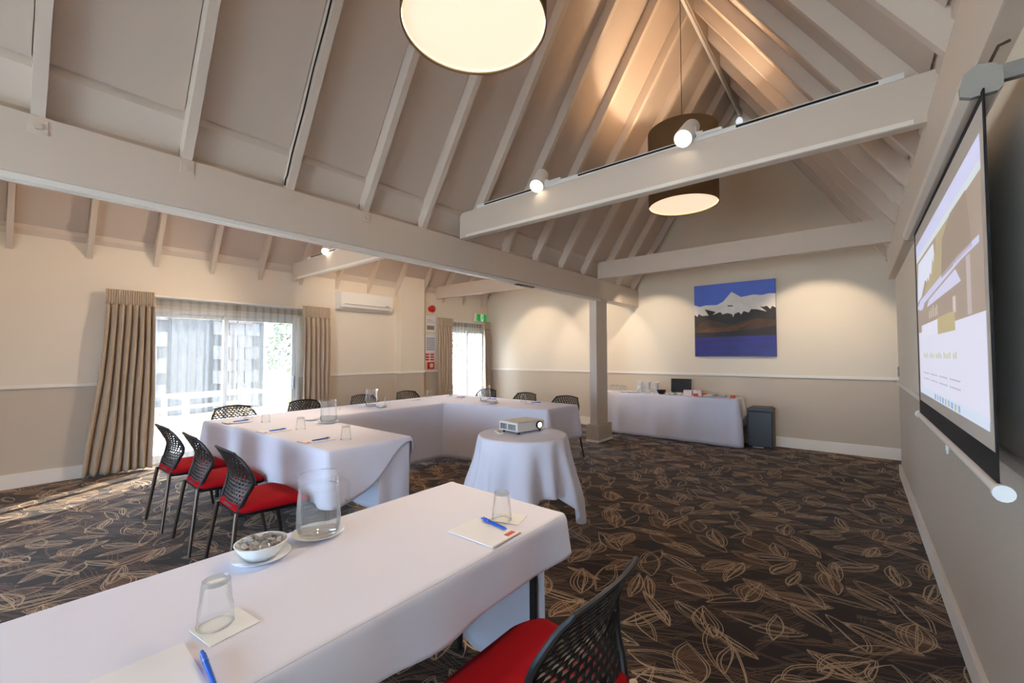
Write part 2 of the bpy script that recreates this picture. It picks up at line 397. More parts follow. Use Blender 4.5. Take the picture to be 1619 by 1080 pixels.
# valley beam on the post
bm_ = MB().box(XM0, XM1, YR, YB, 2.265, Z_EAVE-.005).obj('valley_beam', M_RAFT, ceiling, bevel=.006)
MB().box(XM1-.05, XM1-.028, YR, 6.08, 2.235, 2.266).obj('sliding_track', M_TRIM, bm_)
MB().box(XM1-.09, XM1-.072, YR, 6.08, 2.235, 2.266).obj('sliding_track', M_TRIM, bm_)
for k in range(-1, 4):
    y = .115 + .6*k
    a = MB().box(XM1-.001, XM1+.004, y-.035, y+.035, 2.475, 2.545).obj('bolt_plate', M_RAFT, bm_, bevel=.002)
    MB().tube([(XM1+.003, y, 2.51), (XM1+.012, y, 2.51)], .017, 6).obj('bolt', M_RAFT, a)
MB().box(XM1-.075, XM1-.015, 3.95, 4.28, 2.222, 2.236).obj('door_closer', mat('dark_steel', RGB(90, 84, 78), .4, .6), bm_, bevel=.003)
# plate along the right wall
MB().box(.30, XR+.10, YR, 6.62, 2.255, Z_EAVE+.02).obj('wall_plate', M_RAFT, ceiling, bevel=.006)
# post with plinth
post = thing('post', (0, 0, 0), 'square white post under the beam, beside the buffet', None); post['kind'] = 'structure'
MB().box(-3.34, -3.215, 6.08, 6.45, .27, 2.265).obj('shaft', M_RAFT, post, bevel=.004)
MB().box(-3.385, -3.17, 6.03, 6.50, 0, .27).obj('plinth', M_WALL, post, bevel=.004)
MB().box(-3.395, -3.16, 6.02, 6.51, 0, .035).obj('plinth_trim', M_TRIM, post, bevel=.004)
# tie beams
def tie(y, x0, x1, z0=2.545, z1=2.80, w=.07, left_round=True):
    pl = [(x0, z0)] + [(x1, z0), (x1, z1)]
    if left_round: pl += [(x0+.05, z1), (x0+.02, z1-.012), (x0+.004, z1-.045)]
    else: pl += [(x0, z1)]
    return MB().prism(pl, lambda u, v, k: (u, y+w/2 if k else y-w/2, v)).obj('tie_beam', M_RAFT, ceiling, bevel=.003)
tie1 = tie(2.965, -3.06, .345); tie2 = tie(5.87, -3.06, .33)
tie3 = tie(2.965, -6.80, XM0+.02, 2.56, 2.81); tie4 = tie(5.87, -6.80, XM0+.02, 2.56, 2.81)
for t_, y, x0, x1, z in ((tie1, 2.965, -2.95, .25, 2.545), (tie3, 2.965, -6.6, -3.4, 2.56)):
    MB().box(x0, x1, y-.055, y-.034, z-.004, z+.022).obj('cable_channel', M_TRIM, t_, bevel=.002)

# ------------------------------------------------------------------ window 1, 2 (and two added out of view for daylight): sliding glass doors
def sliding(name, y0, y1, h, lab, mull=None, handle=True):
    w = thing(name, (XL-.07, y0, 0), lab, None); w['kind'] = 'structure'; L = y1-y0
    f = .05
    MB().box(-.05, .05, 0, f, 0, h).box(-.05, .05, L-f, L, 0, h).box(-.05, .05, f, L-f, h-f, h).box(-.05, .05, f, L-f, 0, .03).obj('frame', M_ALU, w, bevel=.003)
    m_ = mull if mull is not None else L/2
    for i, (a, b_, dx) in enumerate(((f, m_+.03, -.02), (m_-.03, L-f, .02))):
        s_ = MB().box(dx-.017, dx+.017, a, a+.055, .03, h-f).box(dx-.017, dx+.017, b_-.055, b_, .03, h-f).box(dx-.017, dx+.017, a+.055, b_-.055, h-f-.06, h-f).box(dx-.017, dx+.017, a+.055, b_-.055, .03, .11).obj('sash', M_ALU, w, bevel=.002)
        MB().box(dx-.004, dx+.004, a+.055, b_-.055, .11, h-f-.06).obj('pane', M_PANE, s_)
        if i == 1 and handle: MB().box(dx+.017, dx+.045, b_-.042, b_-.014, .86, 1.06).obj('handle', M_STEEL, s_, bevel=.008)
    return w
sliding('window_1', 1.08, 3.08, 1.99, 'wide aluminium sliding glass door behind sheer curtains')
sliding('window_2', 6.26, 7.44, 1.99, 'narrow glazed door under the green exit sign', handle=False)
def sliding_rear(name, x0, x1, lab):
    w = sliding(name, 0, x1-x0, 2.05, lab, handle=False); w.location = (x1, YR-.07, 0); w.rotation_euler = (0, 0, PI/2); return w
sliding_rear('fill_window_rear', -2.9, .1, 'wide glazed doors added behind the camera for fill daylight')  # unseen doors, added to bring daylight in from the rear
sliding('fill_window_left', -2.75, -1.65, 1.99, 'sliding glass door added out of view on the left wall for daylight', handle=False)  # unseen door, added for more daylight from the left

# ------------------------------------------------------------------ curtains
def drape(name, y0, y1, label, group, ztop=2.165, npl=7, flare=0.0, x0=XL+.105, lean=0.0, zbot=.02):
    t = thing(name, (0, 0, 0), label, 'curtain', group)
    nu, nv = npl*12, 40; seed = random.random()*9
    hz = .17
    def fn(u, v):
        z = zbot + (ztop-hz-zbot)*v
        s_ = 1-v
        ph = u*npl*2*PI + .5*math.sin(u*5+seed)
        amp = .058 + .012*s_ + .010*math.sin(u*17+seed)*s_
        yy = y0 + (y1-y0)*u - flare*s_**1.4*(1-u) + .012*math.sin(z*3.1+u*8+seed)*s_ + lean*s_
        pinch = .55 + .45*smoothstep(0, .12, 1-v)
        return (x0 + amp*pinch*math.tanh(1.6*(math.sin(ph)+.35)) + .012*math.sin(z*2.3+u*11+seed)*s_, yy + .016*math.sin(2*ph)*(.4+.6*s_), z)
    MB().grid(fn, nu, nv).obj('drop', M_DRAPE, t, smooth=True, auto=80, thick=.003)
    def hd(u, v):
        ph = u*npl*2*PI; z = ztop-hz-.01 + (hz+.01)*v
        k = math.sin(v*PI)
        sh = abs(math.sin(ph*1.5+.3))
        return (x0+.006 + (.020+.014*(1-k))*(sh-.5) + .012*k, y0+(y1-y0)*u, z)
    MB().grid(hd, npl*14, 8).obj('pleated_heading', M_DRAPE, t, smooth=True, auto=80, thick=.003)
    return t
drape('curtain', .82, 1.26, 'taupe pleated drape left of the wide sliding door, flaring to the floor', 'taupe drapes', npl=7, flare=.17)
drape('curtain', 3.08, 3.52, 'taupe pleated drape between wide sliding door and air conditioner', 'taupe drapes', npl=6, flare=-.0)
drape('curtain', 5.86, 6.26, 'taupe pleated drape beside the wall notices, left of the narrow door', 'taupe drapes', npl=6)
drape('curtain', 7.24, 7.47, 'taupe pleated drape in the corner beneath the exit sign', 'taupe drapes', npl=4)
drape('curtain', -1.62, -1.25, 'taupe pleated drape beside the camera end of the left wall', 'taupe drapes', npl=6)
def sheer(name, spans, label, x=XL+.03, ztop=2.10, pl=.105):
    t = thing(name, (0, 0, 0), label, 'curtain', 'sheer curtains')
    for (y0, y1) in spans:
        n = max(3, round((y1-y0)/pl)); sd = random.random()*7
        def fn(u, v):
            z = .015 + (ztop-.015)*v; ph = u*n*2*PI + .8*math.sin(u*9+sd)*(1-v)
            a = (.017 + .010*(1-v))
            return (x + a*math.sin(ph) + .007*math.sin(u*31+sd)*(1-v), y0+(y1-y0)*u + .006*math.sin(2*ph), z)
        p_ = MB().grid(fn, n*10, 14).obj('sheer_panel', M_SHEER, t, smooth=True, auto=80)
        MB().grid(lambda u, v: (x + .012 + .008*math.sin(u*n*2*PI), y0+(y1-y0)*u, ztop-.085+.09*v), n*8, 2).obj('heading_tape', M_SHEER, p_, smooth=True, auto=80)
    return t
sheer('sheer_curtain', [(1.29, 2.20), (2.17, 3.10)], 'pale sheer curtain across the wide sliding door')
sheer('sheer_curtain', [(6.28, 6.74), (6.72, 7.24)], 'pale sheer curtain across the narrow glazed door', pl=.085)
def crail(name, y0, y1, label):
    tag(MB().box(XL+.0, XL+.11, y0, y1, 2.115, 2.14).obj(name, M_WHITE, bevel=.004), label, 'curtain rail', 'white curtain rails')
crail('curtain_rail', 1.2, 3.1, 'white curtain rail above the wide sliding door')
crail('curtain_rail', 6.2, 7.26, 'white curtain rail beneath the green exit sign')

# ------------------------------------------------------------------ outside
M_GRND = mat('terrace_concrete', RGB(214, 208, 198), .8, var=.15, scale=3)
tag(MB().box(-40, XL-.14, -22, 40, -.30, -.04).box(XL-.14, 8, -22, YR-.14, -.30, -.04).obj('terrace', M_GRND), 'pale terrace outside the glass doors', kind='structure')
M_TILE = mat('slate_tile', RGB(74, 69, 67), .7, var=.3, scale=3); M_SHADE = mat('dark_cladding', RGB(30, 29, 30), .7)
bld = thing('neighbour_building', (-12.6, 6.2, 0), 'grey tile-hung building seen through the wide sliding door', 'building')
MB().box(-3, 0, -5.6, -1.5, -.05, 5.2).obj('wall', M_SHADE, bld)
tile0 = None
for r in range(15):
    for c in range(22):
        yy = -5.4 + c*.36 + (.18 if r % 2 else 0)
        if -3.72 < yy < -2.62 and r < 12: continue
        if yy > -1.66: continue
        if tile0 is None:
            tile0 = MB().add([(.015, -.17, 0), (.015, .17, 0), (.05, .17, 0), (.05, -.17, 0), (0, -.17, .34), (0, .17, .34), (.02, .17, .34), (.02, -.17, .34)],
                             [(0,3,2,1),(4,5,6,7),(0,1,5,4),(1,2,6,5),(2,3,7,6),(3,0,4,7)]).obj('tile', M_TILE, bld); o = tile0
        else: o = tile0.copy(); COL.objects.link(o)
        o.location = (.0, yy, .05+r*.31)
MB().box(0, .06, -3.53, -2.80, 0, 3.7).obj('recess_panel', mat('grey_panel', RGB(36, 35, 36), .6), bld)
M_WOOD = mat('outdoor_timber', RGB(186, 150, 112), .7, var=.25, scale=6, stretch=(1, 8, 8))
def patio_table(loc, label, rz=0):
    t = thing('patio_table', loc, label, 'table', 'timber patio tables', rz)
    for i in range(6): MB().box(-.42+i*.142, -.42+i*.142+.13, -.8, .8, .70, .735).obj('slat', M_WOOD, t)
    for sx in (-.36, .36):
        for sy in (-.7, .7): MB().box(sx-.035, sx+.035, sy-.035, sy+.035, 0, .70).obj('leg', M_WOOD, t)
    for sx in (-.75, .75):
        MB().box(sx-.14, sx+.14, -.8, .8, .42, .455).obj('bench_seat', M_WOOD, t)
        for sy in (-.65, .65): MB().box(sx-.03, sx+.03, sy-.03, sy+.03, 0, .42).obj('bench_leg', M_WOOD, t)
patio_table((-9.3, 2.7, -.04), 'timber patio table outside the left half of the sliding door', .2)
patio_table((-9.6, 5.0, -.04), 'timber patio table outside, further along the terrace', -.1)
tag(MB().box(-.2, .2, -.2, .2, 0, 1.15).obj('planter_box', mat('pale_planter', RGB(200, 190, 176), .7), bevel=.02, loc=(-8.4, 4.0, -.04)), 'pale square planter box on the terrace', 'planter')
M_LEAF = mat('foliage', RGB(92, 104, 70), .8, var=.5, scale=9)
def bush(loc, r, h, label):
    t = thing('bush', loc, label, 'shrub', 'shrubs on the terrace')
    mb = MB()
    for i in range(900):
        a, b_ = random.random()*2*PI, math.acos(random.uniform(-.4, 1)); q = r*random.uniform(.7, 1.05)
        p = Vector((q*math.cos(a)*math.sin(b_), q*math.sin(a)*math.sin(b_), h*.55 + h*.45*math.cos(b_)))
        d = Vector((random.uniform(-1, 1), random.uniform(-1, 1), random.uniform(-.4, 1))).normalized(); e = d.cross(Vector((random.random(), random.random(), random.random()))).normalized()
        s_ = random.uniform(.06, .12)
        mb.add([p-d*s_, p+e*s_*.45, p+d*s_, p-e*s_*.45], [(0, 1, 2, 3)])
    tag(mb.obj('foliage', M_LEAF, t), kind='stuff')
    MB().tube([(0, 0, 0), (.03, 0, h*.4), (0, .02, h*.8)], [.05, .04, .02], 7).obj('trunk', mat('bark', RGB(92, 76, 62), .9), t, smooth=True)
bush((-11.6, 5.15, -.04), .7, 2.7, 'green shrub outside the right half of the sliding door')
bush((-12.2, 12.6, -.04), 1.1, 2.9, 'green shrub outside the narrow glazed door')
bal = thing('balustrade', (-10.16, 8.2, -.04), 'low timber balustrade on the terrace beyond the narrow door', 'railing')
for z in (.40, .90): MB().box(-.04, .04, 0, 6.8, z-.04, z+.04).obj('rail', M_WOOD, bal)
for k in range(5): MB().box(-.04, .04, k*1.68, k*1.68+.08, 0, .86).obj('post', M_WOOD, bal)

# ------------------------------------------------------------------ tables and cloths
def table(name, label, corners, ztop, group, inset=.06, cat='table'):
    xs = [c[0] for c in corners]; ys = [c[1] for c in corners]; cx, cy = sum(xs)/4, sum(ys)/4
    t = thing(name, (cx, cy, 0), label, cat, group)
    lc = [(x-cx, y-cy) for x, y in corners]
    MB().prism([(x*.995, y*.995) for x, y in lc], lambda u, v, k: (u, v, ztop-.006-(0 if k else .026))).obj('tabletop', mat('laminate', RGB(170, 150, 128), .5), t)
    for x, y in lc:
        d = Vector((x, y)); d = d - Vector((math.copysign(inset+.06, x), math.copysign(inset, y)))
        MB().tube([(d.x, d.y, 0), (d.x, d.y, ztop-.034)], .016, 8).obj('leg', M_BLACK, t, smooth=True)
    return t
def cloth(name, label, corners, ztop, hem, group, waves=(26, .010), flare=.06, seed=0, cat='tablecloth', parent=None, corner_out=.05, top=True, m=M_CLOTH):
    # corners anticlockwise from (-x,-y); side i runs from corner i to i+1; hem(i, t) -> height of the lower edge
    P = [Vector(c) for c in corners]; cen = sum(P, Vector((0, 0)))/4
    loop = []; start = []
    n_of = [max(8, int(max((P[1]-P[0]).length, (P[3]-P[2]).length)/.03)), max(8, int(max((P[2]-P[1]).length, (P[0]-P[3]).length)/.03))]
    for i in range(4):
        start.append(len(loop)); a, b_ = P[i], P[(i+1) % 4]; d = (b_-a).normalized(); nrm = Vector((d.y, -d.x)); pv = P[i-1]; dp = (a-pv).normalized(); npv = Vector((dp.y, -dp.x))
        L = (b_-a).length; r = .018
        for k in range(5):                                   # rounded corner
            w = (k+.5)/5; nn = (npv*(1-w)+nrm*w).normalized()
            hz = hem(i-1 if i else 3, 1.0)*(1-w) + hem(i, 0.0)*w
            loop.append((a - npv*r*1.0 - nrm*r + nn*r*1.2, nn, hz, 1.0))
        n = n_of[i % 2]
        for k in range(1, n):
            t = k/n; co = max(math.exp(-(t*L/.07)**2), math.exp(-((1-t)*L/.07)**2))
            loop.append((a+d*(r+(L-2*r)*t), nrm, hem(i, t), co))
    N = len(loop); rows = 16; v = []; f = []
    s_ = 0; prev = None; arc = []
    for p, *_ in loop:
        if prev is not None: s_ += (p-prev).length
        arc.append(s_); prev = p
    for j in range(rows+1):
        for k, (p, nn, hz, co) in enumerate(loop):
            drop = ztop - hz; q = j/rows
            if j == 0: off, z = -.020, ztop
            elif j == 1: off, z = -.010, ztop-.001
            elif j == 2: off, z = -.002, ztop-.006
            elif j == 3: off, z = .003, ztop-.016
            else:
                e = (j-3)/(rows-3); z = ztop-.016-(drop-.016)*e
                dd = ztop-z
                ph = arc[k]*waves[0] + 1.7*math.sin(arc[k]*2.3+seed)
                wv = waves[1]*(math.sin(ph+seed)+.6*math.sin(ph*.43+seed*2))*min(1, dd/.35)
                off = .004 + flare*dd*dd/(dd+.25) + wv + waves[1]*1.2*min(1, dd/.3) + corner_out*co*min(1, dd/.4)
            q_ = p + nn*off; v.append((q_.x, q_.y, z))
    for j in range(rows):
        for k in range(N): f.append((j*N+k, (j+1)*N+k, (j+1)*N+(k+1) % N, j*N+(k+1) % N))
    inner = len(v); n0, n1 = n_of                              # flat top: a grid whose border follows the hem samples
    Q = []
    for i in range(4):
        d1 = (P[(i+1) % 4]-P[i]).normalized(); d0 = (P[i-1]-P[i]).normalized(); Q.append(P[i] + (d1+d0)*.045)
    for w in range(n1+1):
        for u in range(n0+1):
            a = Q[0].lerp(Q[1], u/n0); b_ = Q[3].lerp(Q[2], u/n0); c = a.lerp(b_, w/n1); v.append((c.x, c.y, ztop))
    gi = lambda u, w: inner + w*(n0+1) + u
    f += [(gi(u, w), gi(u+1, w), gi(u+1, w+1), gi(u, w+1)) for w in range(n1) for u in range(n0)]
    bd = [lambda k: gi(k, 0), lambda k: gi(n0, k), lambda k: gi(n0-k, n1), lambda k: gi(0, n1-k)]
    for i in range(4):
        s0, n = start[i], n_of[i % 2]
        for k in range(4): f.append((s0+k, s0+k+1, bd[i](0)))
        f.append((s0+4, s0+5, bd[i](1), bd[i](0)))
        for k in range(1, n-1): f.append((s0+4+k, s0+5+k, bd[i](k+1), bd[i](k)))
        f.append((s0+3+n, start[(i+1) % 4], bd[i](n), bd[i](n-1)))
    mb = MB(); mb.v = v; mb.f = f
    o = mb.obj(name, m, parent, smooth=True, auto=75, thick=.0015)
    return tag(o, label, cat, group) if parent is None else o

ZT = .745
G_T, G_C = 'tables of the u-shaped layout', 'white tablecloths of the u-shaped layout'
# A: near table along the screen wall
cA = [(-1.605, -1.9), (-.935, -1.9), (-.925, 1.478), (-1.605, 1.486)]
table('trestle_table', 'long table in the foreground beneath the water jug', cA, ZT, G_T)
def hemA(i, t):
    if i == 1: return .575 + .012*math.sin(t*37) + .02*smoothstep(.9, 1, t)
    if i == 2: return .595 - .44*smoothstep(.12, .42, t)
    return .13
cloth('tablecloth', 'white cloth on the foreground table with the water jug and mints', cA, ZT, hemA, G_C, waves=(24, .010), flare=.02, seed=1.0, corner_out=.035)
# B: left arm, C: far side, D: right arm
cB = [(-4.40, 1.40), (-2.73, 1.415), (-2.725, 2.10), (-4.40, 2.10)]
cC = [(-5.02, 1.335), (-4.36, 1.385), (-4.30, 4.02), (-5.20, 4.74)]
cD = [(-4.36, 3.83), (-2.79, 4.08), (-2.78, 4.74), (-5.14, 4.78)]
tC = [(-5.0, 1.36), (-4.38, 1.40), (-4.32, 3.78), (-5.15, 3.78)]
tB = [(-4.36, 1.42), (-2.75, 1.43), (-2.74, 2.08), (-4.36, 2.08)]
tD = [(-5.1, 3.82), (-2.82, 4.09), (-2.82, 4.70), (-5.1, 4.72)]
table('trestle_table', 'long table with three red chairs drawn up to it', tB, ZT, G_T)
table('trestle_table', 'table along the window side of the layout', tC, ZT-.004, G_T)
table('trestle_table', 'table at the back of the layout beyond the projector', tD, ZT, G_T)
def hemB(i, t):
    if i == 0: return .39
    if i == 1: return .37 + .05*smoothstep(.1, .5, t) + .30*smoothstep(.35, 1.0, t)
    if i == 2: return .035 + .60*smoothstep(.10, .0, t) if t < .10 else .035
    return .70
def hemC(i, t):
    if i == 0: return .38
    if i == 1: return .03
    if i == 2: return .60
    return .53
def hemD(i, t):
    if i == 0: return .035 + .31*smoothstep(.85, .97, t)
    if i == 1: return .345
    if i == 2: return .53
    return .60
cloth('tablecloth', 'white cloth on the table with three red chairs drawn up', cB, ZT+.002, hemB, G_C, waves=(17, .007), flare=.03, seed=2.2)
cloth('tablecloth', 'white cloth on the table along the window side', cC, ZT-.003, hemC, G_C, waves=(12, .004), flare=.015, seed=3.1)
cloth('tablecloth', 'white cloth on the back table beyond the projector', cD, ZT+.004, hemD, G_C, waves=(15, .006), flare=.03, seed=4.3)
# skirt panel behind the short end of B, wrapped round from the inner side
def skirt_panel(u, v):
    z = .02 + .70*v; return (-2.738+.012*math.sin(u*9+1)*(1-v), 1.80+.285*u, z)
tag(MB().grid(skirt_panel, 24, 12).obj('table_skirt', M_CLOTH, smooth=True, auto=80, thick=.0015), 'white skirt panel at the end of the table with three chairs', 'table skirt')
def skirt_panel2(u, v):
    z = .03 + .66*v; return (-1.575+.57*u, 1.455+.012*math.sin(u*14)*(1-v)-.02*u, z)
tag(MB().grid(skirt_panel2, 30, 12).obj('table_skirt', M_CLOTH, smooth=True, auto=80, thick=.0015), 'white skirt panel at the far end of the foreground table', 'table skirt')

# projector table: round, square cloth falling in folds
rt_ = thing('round_table', (-2.13, 2.75, 0), 'small round table carrying the projector', 'table')
RR = .362
MB().lathe([(0, .705), (RR-.012, .705), (RR-.012, .733), (0, .733)], 48).obj('tabletop', mat('laminate'), rt_, smooth=True, auto=30)
MB().lathe([(.03, .02), (.03, .705)], 16).obj('pedestal', M_BLACK, rt_, smooth=True)
MB().box(-.28, .28, -.03, .03, 0, .03).box(-.03, .03, -.28, .28, .0, .03).obj('foot', M_BLACK, rt_, bevel=.005)
def round_cloth():
    N = 220; rows = 20; v = []; f = []; zt = .74
    for j in range(rows+1):
        for k in range(N):
            a = 2*PI*k/N; q = j/rows
            c4 = abs(math.cos(2*(a-.42)))                                 # square cloth: long at its four corners
            hz = .33 - .27*c4**3.0
            if j == 0: r, z = RR-.02, zt
            elif j == 1: r, z = RR-.005, zt-.002
            elif j == 2: r, z = RR+.001, zt-.012
            else:
                e = (j-2)/(rows-2); z = zt-.012-(zt-.012-hz)*e; d = zt-z
                fold = math.sin(13*a+.9*math.sin(3*a)+.4)+.45*math.sin(7*a+1)
                r = RR+.004 + .085*d + (.040*fold+.016)*min(1, d/.40)**1.1 + .05*c4**4*min(1, d/.5)**2
            v.append((r*math.cos(a), r*math.sin(a), z))
    for j in range(rows):
        for k in range(N): f.append((j*N+k, (j+1)*N+k, (j+1)*N+(k+1) % N, j*N+(k+1) % N))
    n0 = len(v)
    for k in range(N): a = 2*PI*k/N; v.append(((RR-.05)*math.cos(a), (RR-.05)*math.sin(a), zt+.0006))
    f += [(k, (k+1) % N, n0+(k+1) % N, n0+k) for k in range(N)] + [tuple(range(n0, n0+N))]
    mb = MB(); mb.v = v; mb.f = f; return mb
tag(round_cloth().obj('round_tablecloth', M_CLOTH, smooth=True, auto=75, thick=.0015, loc=(-2.13, 2.75, 0)), 'white cloth falling in folds from the round projector table', 'tablecloth')

# buffet table at the back wall
ZB = .722
cE = [(-3.72, 6.985), (-1.39, 6.985), (-1.39, 7.40), (-3.72, 7.40)]
table('buffet_table', 'buffet table against the back wall below the painting', cE, ZB, None)
cloth('tablecloth', 'floor-length white cloth on the buffet below the painting', cE, ZB, lambda i, t: .015 if i in (0, 3) else (.02+.25*smoothstep(.3, .6, t) if i == 1 else .3), None, waves=(17, .014), flare=.03, seed=5.5, corner_out=.03)

# ------------------------------------------------------------------ chairs
def build_chair():
    t = thing('conference_chair', (0, 0, 0), 'chair', 'chair', 'red and black conference chairs')
    # seat pan and pad: rounded plan, front edge rolled down
    def plan(w, d0, d1, r, n=6):
        pts = []
        for cx, cy, a0 in ((w[1]/2-r, d1-r, 0), (-(w[1]/2-r), d1-r, 90), (-(w[0]/2-r), d0+r, 180), (w[0]/2-r, d0+r, 270)):
            for k in range(n+1):
                a = math.radians(a0+90*k/n); pts.append((cx+r*math.cos(a), cy+r*math.sin(a)))
        return pts
    def layered(layers):
        mb = MB(); n = len(layers[0][0]); vs = []
        for pl, zf in layers:
            for x, y in pl: vs.append((x, y, zf(x, y)))
        fs = [(j*n+k, j*n+(k+1) % n, (j+1)*n+(k+1) % n, (j+1)*n+k) for j in range(len(layers)-1) for k in range(n)]
        fs += [tuple(range(n-1, -1, -1)), tuple((len(layers)-1)*n+k for k in range(n))]
        return mb.add(vs, fs)
    sag = lambda z: (lambda x, y: z - .030*smoothstep(.10, .24, y) - .004)
    layered([(plan((.40, .43), -.19, .205, .07), sag(.418)), (plan((.425, .455), -.205, .225, .08), sag(.430)), (plan((.43, .46), -.205, .23, .08), sag(.440))]).obj('seat_pan', M_BLACK, t, smooth=True, auto=50)
    layered([(plan((.42, .45), -.20, .222, .08), sag(.440)), (plan((.43, .46), -.205, .230, .085), sag(.452)), (plan((.425, .455), -.20, .226, .085), sag(.468)), (plan((.40, .43), -.18, .205, .08), sag(.480)), (plan((.30, .33), -.12, .14, .07), sag(.486))]).obj('seat', M_RED, t, smooth=True, auto=60)
    # back shell: u across (-1..1), v up (0..1)
    def hw(v):
        pts = [(0, .165), (.22, .19), (.50, .236), (.60, .236), (1, .180)]
        for (a, x), (b_, y) in zip(pts, pts[1:]):
            if v <= b_: return x + (y-x)*smoothstep(a, b_, v)
        return pts[-1][1]
    def sp(u, v):
        z = .435 + .385*v
        y = -.200 + .050*min(v, .55)/.55 - .105*max(0, v-.50)/.50 + .006*math.exp(-((v-.52)/.08)**2)*-1
        x = u*hw(v); y += .034*u*u*(.35+.65*smoothstep(0, .5, v))          # wraps round the sitter
        z += -.022*u*u*smoothstep(.8, 1, v)                                # crowned top edge
        return (x, y, z)
    mb = MB(); rows, cols = 16, 10; U0, V0, V1 = .90, .09, .965
    for r in range(rows):
        va, vb = V0+(V1-V0)*r/rows, V0+(V1-V0)*(r+1)/rows
        sh = .5 if r % 2 else 0
        edges = sorted({-U0, U0} | {-U0 + 2*U0*(c+sh)/cols for c in range(cols+1) if -U0 < -U0 + 2*U0*(c+sh)/cols < U0})
        for a, b_ in zip(edges, edges[1:]):
            full = (b_-a) > 2*U0/cols*.6
            du, dv = (2*U0/cols)*.17, (vb-va)*.26
            ia, ib, ja, jb = a+du, b_-du, va+dv, vb-dv
            if not full: ia, ib = a+du*.8, b_-du*.8
            o4 = [sp(a, va), sp(b_, va), sp(b_, vb), sp(a, vb)]; k = .10*(2*U0/cols)
            i4 = [sp(ia-k, ja), sp(ib-k, ja), sp(ib+k, jb), sp(ia+k, jb)]
            mb.add(o4+i4, [(0, 1, 5, 4), (1, 2, 6, 5), (2, 3, 7, 6), (3, 0, 4, 7)])
    mb.obj('backrest', M_BLACK, t, thick=.006, weld=True)
    fr = MB()
    def rim(pts, w, d):                                                    # flat band of width w following pts
        fr.tube(pts, [w]*len(pts), 8)
    left = [sp(-.95, v/20) for v in range(0, 21)]; right = [sp(.95, v/20) for v in range(0, 21)]
    topb = [sp(-.95+1.9*k/16, .985) for k in range(17)]; bot = [sp(-.95+1.9*k/12, .05) for k in range(13)]
    fr.tube(left, [.014]*9+[.012-.0004*k for k in range(12)], 8); fr.tube(right, [.014]*9+[.012-.0004*k for k in range(12)], 8)
    fr.tube(topb, .008, 8); fr.tube(bot, .010, 8)
    fr.obj('back_frame', M_BLACK, t, smooth=True)
    for s in (-1, 1):
        MB().tube([(s*.176, -.205, .44), (s*.180, -.208, .42), (s*.235, -.262, 0)], [.013, .014, .011], 10).obj('leg', M_BRONZE, t, smooth=True)
        MB().tube([(s*.19, .13, .425), (s*.205, .155, .40), (s*.238, .225, 0)], [.013, .014, .011], 10).obj('leg', M_BRONZE, t, smooth=True)
        MB().tube([(s*.178, -.20, .425), (s*.20, .14, .41)], .012, 8).obj('side_rail', M_BLACK, t, smooth=True)
    return t
chair0 = build_chair(); first = [True]
def put_chair(x, y, rz, label):
    if first[0]: c = chair0; first[0] = False
    else: c = copy_tree(chair0)
    c.location = (x, y, 0); c.rotation_euler = (0, 0, rz); c['label'] = label
    return c
# faces: local +y is the way the sitter looks
put_chair(-.725, 1.01, PI/2, 'red-seated black mesh chair in the right foreground at the near table')
put_chair(-4.46, 1.12, .02, 'red-seated chair of the row of three, the one nearest the window')
put_chair(-3.80, 1.150, -.03, 'red-seated chair in the middle of the row of three')
put_chair(-3.06, 1.150, -.02, 'red-seated chair of the row of three, the one nearest the water jug')
put_chair(-5.25, 1.73, -PI/2, 'chair back in front of the sheer curtain of the wide sliding door')
put_chair(-5.27, 2.53, -PI/2+.03, 'chair back in front of the drape right of the sliding door')
put_chair(-5.31, 3.38, -PI/2, 'chair back behind the far glass jug below the air conditioner')
put_chair(-5.34, 4.16, -PI/2-.03, 'chair back in front of the wall pier')
put_chair(-4.78, 5.02, PI+.05, 'chair back half hidden by a glass jug near the narrow door')
put_chair(-3.86, 4.86, PI, 'chair back in the middle of the back table')
put_chair(-3.11, 4.80, PI+.03, 'chair at the post end of the back table, one leg showing')

# ------------------------------------------------------------------ tableware
def glass_mesh():                                        # upturned faceted tumbler, mouth down
    return MB().lathe([(.036, 0), (.0375, .003), (.0355, .045), (.0335, .048), (.030, .098), (.027, .104), (.012, .103), (.0, .100)], 24)
GL = []
def tumbler(x, y, label, z=ZT, rz=0):
    if GL:
        t = copy_tree(GL[0])
    else:
        t = thing('tumbler', (0, 0, 0), label, 'glass', 'upturned glass tumblers')
        glass_mesh().obj('bowl', M_GLASS, t, smooth=True, auto=35)
        MB().lathe([(.0355, .0), (.0385, .002), (.0385, .006), (.0365, .008)], 24).obj('rim', thin_glass('rim_glass', (.92, .95, .955, 1), 1, .28), t, smooth=True)
        MB().lathe([(.0, .0935), (.026, .0945), (.0295, .0985), (.028, .1045), (.022, .1065), (.0, .1045)], 24).obj('base', thin_glass('base_glass', (.92, .95, .955, 1), 1, .16), t, smooth=True, auto=35)
        GL.append(t)
    t.location = (x, y, z); t['label'] = label; return t
def flat(name, x, y, z, w, d, h, rz, m, label, cat, group, bev=0):
    o = MB().box(-w/2, w/2, -d/2, d/2, 0, h).obj(name, m, bevel=bev); o.location = (x, y, z); o.rotation_euler = (0, 0, rz)
    return tag(o, label, cat, group)
M_BLUE = mat('blue_plastic', RGB(20, 92, 200), .3); M_REDPRINT = mat('red_print', RGB(206, 84, 72), .7)
PADS = []
